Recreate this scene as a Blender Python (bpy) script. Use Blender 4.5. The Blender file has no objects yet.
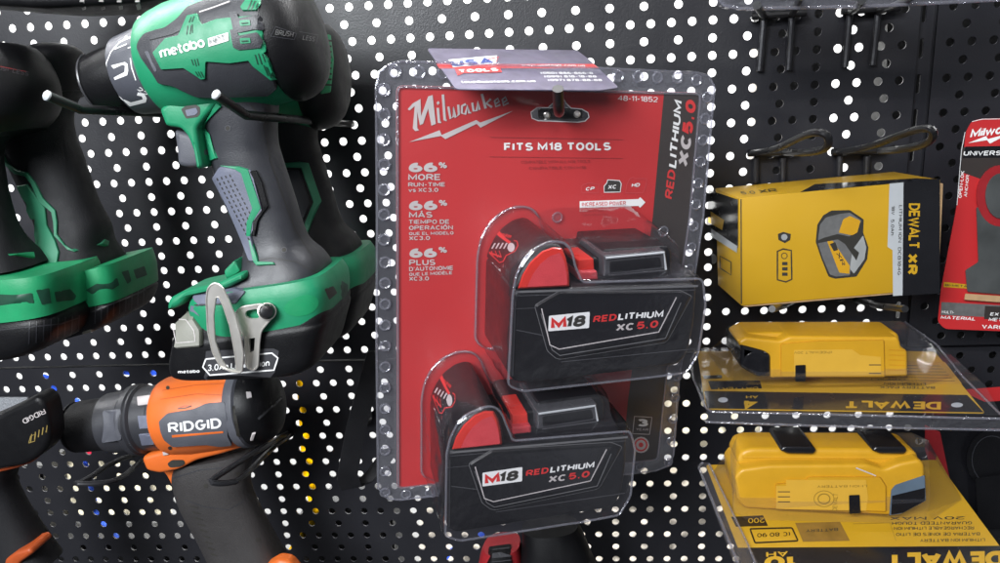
import bpy, bmesh, math, random
from math import sin, cos, pi, radians, sqrt
from mathutils import Vector as V, Matrix
from mathutils.bvhtree import BVHTree
from mathutils.geometry import delaunay_2d_cdt
random.seed(7)
sc = bpy.context.scene
COL = sc.collection
S = 0.001                      # everything is laid out in millimetres

# ------------------------------------------------------------------ camera
F_PX = 727.56
CAM = V((-42.9, -573.86, -45.69))
RX = V((0.99614933, 0.07148203, -0.05076256))
RD = V((-0.03131367, -0.2507248, -0.96755182))
RF = V((-0.08189, 0.96541566, -0.24752097))
def ray(px, py):
    return (RX*((px-500)/F_PX) + RD*((py-281.5)/F_PX) + RF)
def W(px, py, y):
    d = ray(px, py); return CAM + d*((y-CAM.y)/d.y)
cd = bpy.data.cameras.new('camera'); cam = bpy.data.objects.new('camera', cd); COL.objects.link(cam)
M = Matrix((( RX.x, -RD.x, -RF.x, CAM.x*S), (RX.y, -RD.y, -RF.y, CAM.y*S), (RX.z, -RD.z, -RF.z, CAM.z*S), (0,0,0,1)))
cam.matrix_world = M
cd.sensor_width = 36; cd.lens = F_PX/1000*36; cd.clip_start = 0.01; cd.clip_end = 50
sc.camera = cam

class Frame:
    """a plane in the scene: origin, right, down, normal towards the viewer"""
    def __init__(s, O, ex, ev):
        s.O = V(O); s.ex = V(ex).normalized(); ev = V(ev); s.ev = (ev - s.ex*ev.dot(s.ex)).normalized()
        s.n = s.ex.cross(s.ev)
        if s.n.dot(CAM-s.O) < 0: s.n = -s.n
    def w(s, px, py, d=0):
        r = ray(px, py); o = s.O + s.n*d; return CAM + r*((o-CAM).dot(s.n)/r.dot(s.n))
    def l(s, px, py, d=0):
        p = s.w(px, py, d)-s.O; return (p.dot(s.ex), p.dot(s.ev))
    def P(s, u, v, d=0): return s.O + s.ex*u + s.ev*v + s.n*d
    def surf(s, d0=0):
        return lambda px, py, off=0: s.w(px, py, d0+off)
def board_frame(px, py, y):
    return Frame(W(px, py, y), (1,0,0), (0,0,-1))
def frame3(o, r, d):
    a, b, c = W(*o), W(*r), W(*d); return Frame(a, b-a, c-a)

# ------------------------------------------------------------------ materials
MATS = {}
def srgb(c):
    return tuple(((x/255)/12.92 if x/255 <= .04045 else ((x/255+.055)/1.055)**2.4) for x in c)
def mat(name, col, rough=.5, metal=0, var=.12, bump=0, bscale=400, coat=0, spec=.5, scale=60, rvar=.12):
    if name in MATS: return name
    m = bpy.data.materials.new(name); m.use_nodes = True; nt = m.node_tree; N = nt.nodes; L = nt.links
    b = N['Principled BSDF']; tc = N.new('ShaderNodeTexCoord')
    nz = N.new('ShaderNodeTexNoise'); nz.inputs['Scale'].default_value = scale; nz.inputs['Detail'].default_value = 6
    L.new(tc.outputs['Object'], nz.inputs['Vector'])
    mp = N.new('ShaderNodeMapRange'); mp.inputs['From Min'].default_value=.3; mp.inputs['From Max'].default_value=.7
    mp.inputs['To Min'].default_value = 1-var; mp.inputs['To Max'].default_value = 1+var
    L.new(nz.outputs['Fac'], mp.inputs['Value'])
    mx = N.new('ShaderNodeMix'); mx.data_type='RGBA'; mx.blend_type='MULTIPLY'; mx.inputs['Factor'].default_value=1
    mx.inputs['A'].default_value = (*col, 1); L.new(mp.outputs['Result'], mx.inputs['B'])
    L.new(mx.outputs['Result'], b.inputs['Base Color'])
    mr = N.new('ShaderNodeMapRange'); mr.inputs['From Min'].default_value=.3; mr.inputs['From Max'].default_value=.7
    mr.inputs['To Min'].default_value = max(.02, rough-rvar*rough); mr.inputs['To Max'].default_value = min(1, rough+rvar*rough)
    nz2 = N.new('ShaderNodeTexNoise'); nz2.inputs['Scale'].default_value = scale*2.3; nz2.inputs['Detail'].default_value = 8
    L.new(tc.outputs['Object'], nz2.inputs['Vector']); L.new(nz2.outputs['Fac'], mr.inputs['Value'])
    L.new(mr.outputs['Result'], b.inputs['Roughness'])
    b.inputs['Metallic'].default_value = metal; b.inputs['Specular IOR Level'].default_value = spec
    if coat: b.inputs['Coat Weight'].default_value = coat; b.inputs['Coat Roughness'].default_value = .12
    if bump:
        n3 = N.new('ShaderNodeTexNoise'); n3.inputs['Scale'].default_value = bscale; n3.inputs['Detail'].default_value = 3
        L.new(tc.outputs['Object'], n3.inputs['Vector'])
        bp = N.new('ShaderNodeBump'); bp.inputs['Strength'].default_value = bump; bp.inputs['Distance'].default_value = .0006
        L.new(n3.outputs['Fac'], bp.inputs['Height']); L.new(bp.outputs['Normal'], b.inputs['Normal'])
    MATS[name] = m; return name
def clear(name, tint=(.95,.95,.97), base=.05, bump=.35, bscale=45, rough=.06, haze=.04, hazecol=(.75,.75,.85)):
    """thin clear packaging plastic: see-through sheet with a glossy skin and slight haze"""
    m = bpy.data.materials.new(name); m.use_nodes = True; nt = m.node_tree; N = nt.nodes; L = nt.links
    N.clear(); out = N.new('ShaderNodeOutputMaterial')
    tr = N.new('ShaderNodeBsdfTransparent'); tr.inputs['Color'].default_value = (*tint,1)
    gl = N.new('ShaderNodeBsdfGlossy'); gl.inputs['Roughness'].default_value = rough
    df = N.new('ShaderNodeBsdfDiffuse'); df.inputs['Color'].default_value = (*hazecol,1)
    tc = N.new('ShaderNodeTexCoord'); nz = N.new('ShaderNodeTexNoise'); nz.inputs['Scale'].default_value = bscale
    nz.inputs['Detail'].default_value = 4; L.new(tc.outputs['Object'], nz.inputs['Vector'])
    bp = N.new('ShaderNodeBump'); bp.inputs['Strength'].default_value = bump; bp.inputs['Distance'].default_value = .002
    L.new(nz.outputs['Fac'], bp.inputs['Height'])
    fr = N.new('ShaderNodeFresnel'); ge = N.new('ShaderNodeNewGeometry'); io = N.new('ShaderNodeMath'); io.operation = 'MULTIPLY_ADD'
    io.inputs[1].default_value = -.8333; io.inputs[2].default_value = 1.5; L.new(ge.outputs['Backfacing'], io.inputs[0]); L.new(io.outputs[0], fr.inputs['IOR'])   # same skin seen from either side
    L.new(bp.outputs['Normal'], fr.inputs['Normal']); L.new(bp.outputs['Normal'], gl.inputs['Normal'])
    ad = N.new('ShaderNodeMath'); ad.operation='ADD'; ad.inputs[1].default_value = base; ad.use_clamp = True
    L.new(fr.outputs['Fac'], ad.inputs[0])
    m1 = N.new('ShaderNodeMixShader'); m1.inputs['Fac'].default_value = haze
    L.new(tr.outputs[0], m1.inputs[1]); L.new(df.outputs[0], m1.inputs[2])
    m2 = N.new('ShaderNodeMixShader'); L.new(ad.outputs[0], m2.inputs['Fac'])
    L.new(m1.outputs[0], m2.inputs[1]); L.new(gl.outputs[0], m2.inputs[2])
    L.new(m2.outputs[0], out.inputs['Surface'])
    MATS[name] = m; return name

# ------------------------------------------------------------------ text
_tc = {}
def text_mesh(s, bold=0, shear=0, space=1.0):
    k = (s, bold, shear, space)
    if k in _tc: return _tc[k]
    c = bpy.data.curves.new('t', 'FONT'); c.body = s; c.size = 1; c.offset = bold; c.shear = shear
    c.space_character = space; c.resolution_u = 3
    o = bpy.data.objects.new('t', c); COL.objects.link(o)
    dg = bpy.context.evaluated_depsgraph_get(); me = bpy.data.meshes.new_from_object(o.evaluated_get(dg))
    vs = [(v.co.x, v.co.y) for v in me.vertices]; fs = [tuple(p.vertices) for p in me.polygons]
    bpy.data.objects.remove(o); bpy.data.curves.remove(c); bpy.data.meshes.remove(me)
    _tc[k] = (vs, fs); return _tc[k]

# ------------------------------------------------------------------ polygon tools (2-D)
def rrect(x0, y0, x1, y1, r, n=4):
    r = min(r, abs(x1-x0)/2, abs(y1-y0)/2); o = []
    for cx, cy, a in ((x1-r,y0+r,-90),(x1-r,y1-r,0),(x0+r,y1-r,90),(x0+r,y0+r,180)):
        for k in range(n+1):
            t = radians(a+90*k/n); o.append((cx+r*cos(t), cy+r*sin(t)))
    return o
def rounded(pts, r, n=3):
    """round every corner of a polygon"""
    o = []; m = len(pts)
    for i in range(m):
        p, a, b = V(pts[i]), V(pts[i-1]), V(pts[(i+1) % m]); da, db = a-p, b-p
        k = min(r, da.length*.45, db.length*.45); A = p+da.normalized()*k; B = p+db.normalized()*k
        for j in range(n+1):
            t = j/n; q = A*(1-t)**2 + p*2*t*(1-t) + B*t*t; o.append((q.x, q.y))
    return o
def area(p): return .5*sum(p[i-1][0]*p[i][1]-p[i][0]*p[i-1][1] for i in range(len(p)))
def inset(pts, d):
    m = len(pts); s = 1 if area(pts) > 0 else -1; o = []
    for i in range(m):
        p, a, b = V(pts[i]), V(pts[i-1]), V(pts[(i+1) % m])
        e1 = (p-a); e2 = (b-p)
        if e1.length < 1e-9: e1 = e2
        if e2.length < 1e-9: e2 = e1
        e1.normalize(); e2.normalize()
        n1 = V((-e1.y, e1.x))*s; n2 = V((-e2.y, e2.x))*s; nn = n1+n2
        k = nn.length
        if k < .3: nn = n1; q = 1
        else: nn = nn/k; q = min(1/max(.35, nn.dot(n1)), 2.2)
        o.append((p.x+nn.x*d*q, p.y+nn.y*d*q))
    return o
def inside(x, y, P):
    c = False; j = len(P)-1
    for i in range(len(P)):
        a, b = P[i], P[j]
        if (a[1] > y) != (b[1] > y) and x < (b[0]-a[0])*(y-a[1])/(b[1]-a[1])+a[0]: c = not c
        j = i
    return c
def triang(pts, step=None, holes=()):
    vs = [V(p) for p in pts]; n = len(vs); es = [(i, (i+1) % n) for i in range(n)]
    for h in holes:
        k = len(vs); vs += [V(p) for p in h]; es += [(k+i, k+(i+1) % len(h)) for i in range(len(h))]
    if step:
        x0 = min(p[0] for p in pts); x1 = max(p[0] for p in pts); y0 = min(p[1] for p in pts); y1 = max(p[1] for p in pts)
        ins = inset(pts, step*.35)
        y = y0+step*.5
        while y < y1:
            x = x0+step*.5
            while x < x1:
                if inside(x, y, pts) and inside(x, y, ins): vs.append(V((x, y)))
                x += step
            y += step
    if len(holes) > 20:      # many punched holes: look only at the holes near each triangle
        r = delaunay_2d_cdt(vs, es, [], 1, 1e-5); H = {}
        for h in holes:
            cx = sum(p[0] for p in h)/len(h); cy = sum(p[1] for p in h)/len(h)
            for i in (-1,0,1):
                for j in (-1,0,1): H.setdefault((int(cx//10)+i, int(cy//10)+j), []).append(h)
        V2 = [(v.x, v.y) for v in r[0]]; T = []
        for f in r[2]:
            cx = sum(V2[i][0] for i in f)/3; cy = sum(V2[i][1] for i in f)/3
            if not any(inside(cx, cy, h) for h in H.get((int(cx//10), int(cy//10)), [])): T.append(tuple(f))
        return V2, T
    r = delaunay_2d_cdt(vs, es, [], 1, 1e-5)
    V2 = [(v.x, v.y) for v in r[0]]; T = []
    for f in r[2]:
        cx = sum(V2[i][0] for i in f)/len(f); cy = sum(V2[i][1] for i in f)/len(f)
        if inside(cx, cy, pts) and not any(inside(cx, cy, h) for h in holes): T.append(tuple(f))
    return V2, T

# ------------------------------------------------------------------ mesh builder
class B:
    def __init__(s): s.v = []; s.f = []; s.m = []; s.mats = []
    def mi(s, m):
        if m not in s.mats: s.mats.append(m)
        return s.mats.index(m)
    def add(s, vs, fs, m):
        k = len(s.v); i = s.mi(m); s.v += [V(v) for v in vs]
        for f in fs: s.f.append(tuple(a+k for a in f)); s.m.append(i)
    def bvh(s): return BVHTree.FromPolygons(s.v, s.f)
    def surf(s):
        t = s.bvh(); last = [V((0,-120,0))]
        def g(px, py, off=0):
            r = ray(px, py).normalized(); h = t.ray_cast(CAM, r)
            if h[0] is None:
                q = CAM + r*((last[0]-CAM).dot(r)); n = t.find_nearest(q)
                p = n[0]; nn = -r
            else: p = h[0]; nn = h[1]; nn = nn if nn.dot(r) < 0 else -nn; last[0] = p
            return p + nn*off
        return g
    def prism(s, F, pts, d0, d1, m, bev=0, seg=3, back=True, capm=None):
        """polygon in frame coordinates (mm) extruded along the frame normal, front edge rounded"""
        if area(pts) < 0: pts = pts[::-1]
        rings = [[F.P(u,v,d0) for u,v in pts]]
        if bev:
            for k in range(seg+1):
                t = k/seg*pi/2; q = inset(pts, bev*(1-cos(t))); rings.append([F.P(u,v,d1-bev+bev*sin(t)) for u,v in q])
        else: rings.append([F.P(u,v,d1) for u,v in pts])
        n = len(pts); vs = [p for r in rings for p in r]; fs = []
        for k in range(len(rings)-1):
            for i in range(n):
                j = (i+1) % n; fs.append((k*n+i, k*n+j, (k+1)*n+j, (k+1)*n+i))
        s.add(vs, fs, m)
        top = pts if not bev else inset(pts, bev)
        V2, T = triang(top); s.add([F.P(u,v,d1) for u,v in V2], T, capm or m)
        if back:
            V2, T = triang(pts); s.add([F.P(u,v,d0) for u,v in V2], T, m)
        return s
    def pprism(s, F, px, dpx, d0, d1, m, bev=0, seg=3, rnd=0, **k):
        """same, outline given where its front is seen"""
        pts = [F.l(x, y, dpx) for x, y in px]
        if rnd: pts = rounded(pts, rnd)
        return s.prism(F, pts, d0, d1, m, bev, seg, **k)
    def plate(s, F, pts, holes, d0, d1, m, back=None):
        V2, T = triang(pts, holes=holes)
        s.add([F.P(u,v,d1) for u,v in V2], T, m); s.add([F.P(u,v,d0) for u,v in V2], T, back or m)
        for loop in [pts]+list(holes):
            n = len(loop); s.add([F.P(u,v,d) for d in (d0,d1) for u,v in loop], [(i,(i+1)%n,n+(i+1)%n,n+i) for i in range(n)], back or m)
        return s
    def rings(s, R, m, cap=(True,True), closed=False):
        n = len(R[0]); vs = [p for r in R for p in r]; fs = []
        K = len(R) if closed else len(R)-1
        for k in range(K):
            k2 = (k+1) % len(R)
            for i in range(n):
                j = (i+1) % n; fs.append((k*n+i, k*n+j, k2*n+j, k2*n+i))
        s.add(vs, fs, m)
        for c, r in ((cap[0], R[0]), (cap[1], R[-1])):
            if c and not closed: s.add(r, [tuple(range(n))], m)
        return s
    def lathe(s, A, Bp, prof, m, seg=40, cap=(True,True), sq=(1,1)):
        """prof: (distance in mm along A->B, radius)"""
        a = (Bp-A).normalized(); x = a.cross(V((0,1,0))).normalized(); y = a.cross(x)
        R = [[A+a*t+x*(r*sq[0]*cos(2*pi*k/seg))+y*(r*sq[1]*sin(2*pi*k/seg)) for k in range(seg)] for t, r in prof]
        return s.rings(R, m, cap)
    def tube(s, pts, r, m, seg=10, closed=False, cap=True, smooth=0):
        P = [V(p) for p in pts]
        for _ in range(smooth):
            Q = []
            n = len(P)
            for i in range(n if closed else n-1):
                a, b = P[i], P[(i+1) % n]; Q += [a*.75+b*.25, a*.25+b*.75]
            if not closed: Q = [P[0]]+Q+[P[-1]]
            P = Q
        rr = r if isinstance(r, (list, tuple)) else [r]*len(P)
        if len(rr) != len(P): rr = [rr[min(len(rr)-1, int(i*len(rr)/len(P)))] for i in range(len(P))]
        R = []; up = None; n = len(P)
        for i in range(n):
            if closed: t = P[(i+1) % n]-P[i-1]
            else: t = P[min(i+1,n-1)]-P[max(i-1,0)]
            t.normalize()
            if up is None: up = t.orthogonal().normalized()
            up = (up - t*up.dot(t)).normalized(); w = t.cross(up)
            R.append([P[i]+up*(rr[i]*cos(2*pi*k/seg))+w*(rr[i]*sin(2*pi*k/seg)) for k in range(seg)])
        return s.rings(R, m, (cap,cap), closed)
    def ribbon(s, pts, wv, th, m, closed=False):
        """flat strap: pts centre line, wv half width vector, th thickness"""
        P = [V(p) for p in pts]; R = []; n = len(P)
        for i in range(n):
            t = (P[(i+1) % n]-P[i-1]) if closed else P[min(i+1,n-1)]-P[max(i-1,0)]
            w = V(wv[i] if isinstance(wv, list) else wv); nn = t.cross(w).normalized()*th/2
            R.append([P[i]+w+nn, P[i]+w-nn, P[i]-w-nn, P[i]-w+nn])
        return s.rings(R, m, closed=closed)
    def sweep(s, F, secs, m, k=0, seg=36, n=3, cap=(True,True), sub=3):
        """secs: (xL,yL,xR,yR,half depth mm[,exponent][,d centre]) seen at depth k*half depth in F"""
        L = []
        for q in secs:
            hd = q[4]; e = q[5] if len(q) > 5 else n; dc = q[6] if len(q) > 6 else 0
            a = V(F.l(q[0], q[1], dc+k*hd)); b = V(F.l(q[2], q[3], dc+k*hd)); L.append(((a+b)/2, (b-a)/2, hd, e, dc))
        if sub > 1:
            M2 = []
            def cr(a, b, c, d, t): return (b*2 + (c-a)*t + (a*2-b*5+c*4-d)*t*t + (b*3-a-c*3+d)*t*t*t)*.5
            for i in range(len(L)-1):
                q = [L[max(i-1,0)], L[i], L[i+1], L[min(i+2, len(L)-1)]]
                for j in range(sub):
                    t = j/sub; M2.append(tuple(cr(*[z[c] for z in q], t) for c in range(5)))
            M2.append(L[-1]); L = M2
        R = []
        for c, h, hd, e, dc in L:
            r = []
            for i in range(seg):
                t = 2*pi*i/seg; ct, st = cos(t), sin(t)
                a = abs(ct)**(2/e)*(1 if ct >= 0 else -1); b = abs(st)**(2/e)*(1 if st >= 0 else -1)
                p = c+h*a; r.append(F.P(p.x, p.y, dc+hd*b))
            R.append(r)
        return s.rings(R, m, cap)
    def decal(s, surf, px, m, off=.3, th=0, step=None, inn=.5):
        """polygon seen at px laid on a surface; th makes it a raised pad with sloping rim"""
        if area(px) < 0: px = px[::-1]
        top = inset(px, inn) if th else px
        V2, T = triang(top, step); s.add([surf(x, y, off+th) for x, y in V2], T, m)
        if th:
            n = len(px); A = [surf(x, y, -.3) for x, y in px]; M2 = [surf(x, y, off+th*.55) for x, y in inset(px, inn*.2)]; C = [surf(x, y, off+th) for x, y in top]
            s.add(A+M2+C, [(k*n+i, k*n+(i+1)%n, (k+1)*n+(i+1)%n, (k+1)*n+i) for k in (0,1) for i in range(n)], m)
        return s
    def stroke(s, surf, pts, w, m, off=.3, closed=False, step=6):
        P = [V(p) for p in pts]
        if closed: P.append(P[0])
        Q = [P[0]]
        for a, b in zip(P, P[1:]):
            n = max(1, int((b-a).length/step)); Q += [a.lerp(b, (i+1)/n) for i in range(n)]
        L = []; R = []
        for i, p in enumerate(Q):
            t = Q[min(i+1, len(Q)-1)]-Q[max(i-1, 0)]
            if closed and i in (0, len(Q)-1): t = Q[1]-Q[-2]
            if t.length < 1e-9: t = V((1,0))
            t.normalize(); nn = V((-t.y, t.x))*w/2; L.append(p+nn); R.append(p-nn)
        n = len(Q); s.add([surf(p.x, p.y, off) for p in L+R], [(i, i+1, n+i+1, n+i) for i in range(n-1)], m)
        return s
    def text(s, surf, txt, p0, p1, h, m, off=.3, bold=.01, shear=0, space=1.0, up=None, shadow=None):
        """lettering whose baseline runs from p0 to p1 (seen), capitals h px high"""
        vs, fs = text_mesh(txt, bold, shear, space)
        if not vs: return s
        x0 = min(v[0] for v in vs); x1 = max(v[0] for v in vs); H = .729
        p0, p1 = V(p0), V(p1); e = (p1-p0)/(x1-x0); q = (p1-p0).normalized(); u = V((q.y, -q.x)) if up is None else V(up).normalized()
        s.add([surf(*(p0+e*(a-x0)+u*(b/H*h)), off+c) for a, b, c in vs], fs, m)
        return s
    def build(s, name, parent=None, sharp=32, **props):
        me = bpy.data.meshes.new(name); L = V((0,0,0))
        if parent is not None:
            q = parent
            while q is not None: L = L + q.location; q = q.parent
        me.from_pydata([tuple(v*S-L) for v in s.v], [], s.f)
        for m in s.mats: me.materials.append(MATS[m])
        me.polygons.foreach_set('material_index', s.m); me.polygons.foreach_set('use_smooth', [True]*len(s.f))
        bm = bmesh.new(); bm.from_mesh(me); bmesh.ops.remove_doubles(bm, verts=bm.verts, dist=2e-6)
        bmesh.ops.recalc_face_normals(bm, faces=bm.faces); bm.to_mesh(me); bm.free()
        me.set_sharp_from_angle(angle=radians(sharp))
        o = bpy.data.objects.new(name, me); COL.objects.link(o)
        if parent is not None: o.parent = parent
        else:
            c = sum((v for v in s.v), V((0,0,0)))/max(1,len(s.v))*S
            me.transform(Matrix.Translation(-c)); o.location = c
        for k, v in props.items(): o[k] = v
        return o
def thing(name, label, cat, at, group=None):
    o = bpy.data.objects.new(name, None); o.empty_display_size = .01; COL.objects.link(o)
    o.location = V(at)*S; o['label'] = label; o['category'] = cat
    if group: o['group'] = group
    return o
def arc(cx, cy, rx, ry, a0, a1, n=10):
    return [(cx+rx*cos(radians(a0+(a1-a0)*i/n)), cy+ry*sin(radians(a0+(a1-a0)*i/n))) for i in range(n+1)]
def circ(cx, cy, r, n=16, ry=None): return [(cx+r*cos(2*pi*k/n), cy+(ry or r)*sin(2*pi*k/n)) for k in range(n)]
def copy_tree(o, loc):
    c = o.copy(); COL.objects.link(c); c.location = loc
    for ch in list(o.children):
        d = ch.copy(); COL.objects.link(d); d.parent = c
        for g in list(ch.children):
            e = g.copy(); COL.objects.link(e); e.parent = d
    return c

def thinmat(name, col, t=.75):
    m = bpy.data.materials.new(name); m.use_nodes = True; nt = m.node_tree; N = nt.nodes; N.clear(); L = nt.links
    out = N.new('ShaderNodeOutputMaterial'); a = N.new('ShaderNodeBsdfTranslucent'); d = N.new('ShaderNodeBsdfDiffuse'); x = N.new('ShaderNodeMixShader')
    nz = N.new('ShaderNodeTexNoise'); nz.inputs['Scale'].default_value = 55; nz.inputs['Detail'].default_value = 1; tc = N.new('ShaderNodeTexCoord'); L.new(tc.outputs['Object'], nz.inputs['Vector'])
    rp = N.new('ShaderNodeMix'); rp.data_type='RGBA'; rp.inputs['A'].default_value = (*[c*.22 for c in col],1); rp.inputs['B'].default_value = (*col,1)
    mr = N.new('ShaderNodeMapRange'); mr.inputs['From Min'].default_value = .38; mr.inputs['From Max'].default_value = .56; L.new(nz.outputs['Fac'], mr.inputs['Value']); L.new(mr.outputs['Result'], rp.inputs['Factor']); L.new(rp.outputs['Result'], a.inputs['Color']); L.new(rp.outputs['Result'], d.inputs['Color'])
    x.inputs['Fac'].default_value = t; L.new(d.outputs[0], x.inputs[1]); L.new(a.outputs[0], x.inputs[2]); L.new(x.outputs[0], out.inputs['Surface'])
    MATS[name] = m
# materials
mat('panel_black', (.016,.016,.020), .42, var=.10, bump=.25, bscale=900, scale=8, rvar=.25)
mat('black_plastic', (.005,.005,.006), .42, spec=.27, bump=.3, bscale=1500)
mat('rubber_black', (.009,.009,.011), .6, spec=.35, bump=.5, bscale=2200)
mat('rubber_grey', (.085,.088,.105), .5, bump=.4, bscale=2000)
mat('grey_plastic', (.030,.031,.037), .42, bump=.25, bscale=1500)
mat('slate', (.13,.14,.19), .5, bump=.4, bscale=2500)
mat('green', (.011,.225,.105), .46, bump=.12, bscale=900, var=.06)
mat('green_dark', (.006,.05,.028), .5)
mat('orange', (.66,.135,.020), .46, bump=.12, bscale=900, var=.06)
mat('orange_dark', (.4,.07,.015), .45)
mat('steel', (.78,.75,.70), .34, metal=.8, var=.08)
mat('wire', (.03,.03,.034), .35, metal=.3, bump=.2)
mat('wire_black', (.010,.010,.011), .3, var=.2)
mat('card_red', (.47,.019,.022), .5, var=.05, scale=12)
mat('card_black', (.035,.028,.026), .4, var=.08, scale=20)
mat('white_print', (.78,.78,.78), .5, var=.04)
mat('silver_print', (.50,.46,.46), .4, var=.08)
mat('red_print', (.60,.03,.03), .45, var=.05)
mat('red_faint', (.30,.014,.016), .5, var=.05)
mat('red_plastic', (.62,.035,.025), .3, coat=.3, var=.05)
mat('red_pink', (.55,.05,.06), .5, bump=.3, bscale=1500)
mat('battery_black', (.006,.006,.0075), .42, spec=.4, bump=.25, bscale=1600)
mat('battery_edge', (.05,.05,.055), .25, bump=.15, bscale=1600)
mat('ring_grey', (.06,.063,.078), .42, bump=.3, bscale=1500)
mat('battery_glint', (.13,.13,.135), .3)  # pale edge highlights of the battery, painted as flat lines
mat('label_black', (.008,.008,.010), .25, coat=.4)
mat('yellow_card', (.50,.285,.010), .5, var=.05, scale=15)
mat('yellow_plastic', (.54,.285,.014), .4, bump=.15, bscale=1200, var=.05)
mat('cardboard', (.42,.27,.14), .8, var=.15, scale=120)
mat('grey_print', (.42,.44,.46), .5, var=.05)
mat('dark_print', (.03,.028,.024), .5)
mat('lilac_card', (.115,.10,.155), .4, var=.22, scale=70)
mat('blue_print', (.02,.05,.25), .4)
mat('bronze_print', (.25,.18,.05), .5)
mat('teal_steel', (.14,.15,.15), .35, metal=.6, var=.3, scale=30)
clear('clear_blister', haze=.010, base=.014, tint=(.98,.975,.99), bump=.45, bscale=30, rough=.07, hazecol=(.7,.68,.8))
clear('clear_sheet', haze=.022, base=0, tint=(.99,.985,.99), bump=.4, bscale=16, rough=.14, hazecol=(.8,.75,.8))  # haze puts a soft reflected sheen over the card into the colour
clear('clear_flange', base=.04, bump=.4, bscale=70, haze=.05, rough=.08, tint=(.93,.93,.95))
clear('clear_rivet', base=.10, bump=.8, bscale=150, haze=.10, rough=.08, tint=(.8,.8,.84))
clear('clear_dim', base=.02, haze=.02, rough=.1, bump=.2)

mat('grip_grey', (.034,.031,.031), .55, bump=.6, bscale=1800)
mat('green_dull', (.02,.16,.085), .5); mat('green_mid', (.012,.25,.10), .42, bump=.15, bscale=900)
mat('speckle', (.26,.27,.29), .5, var=.5, scale=900)
mat('pict_grey', (.12,.12,.12), .5, var=.15, scale=200); mat('pict_light', (.30,.31,.31), .5); mat('pict_brown', (.22,.12,.02), .5, var=.2, scale=100)
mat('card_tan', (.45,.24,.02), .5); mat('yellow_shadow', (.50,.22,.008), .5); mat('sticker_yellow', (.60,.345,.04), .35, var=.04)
mat('dark_faint', (.28,.17,.02), .5); mat('window_blue', (.10,.14,.19), .25); mat('red_dim', (.30,.015,.02), .4)
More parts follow.
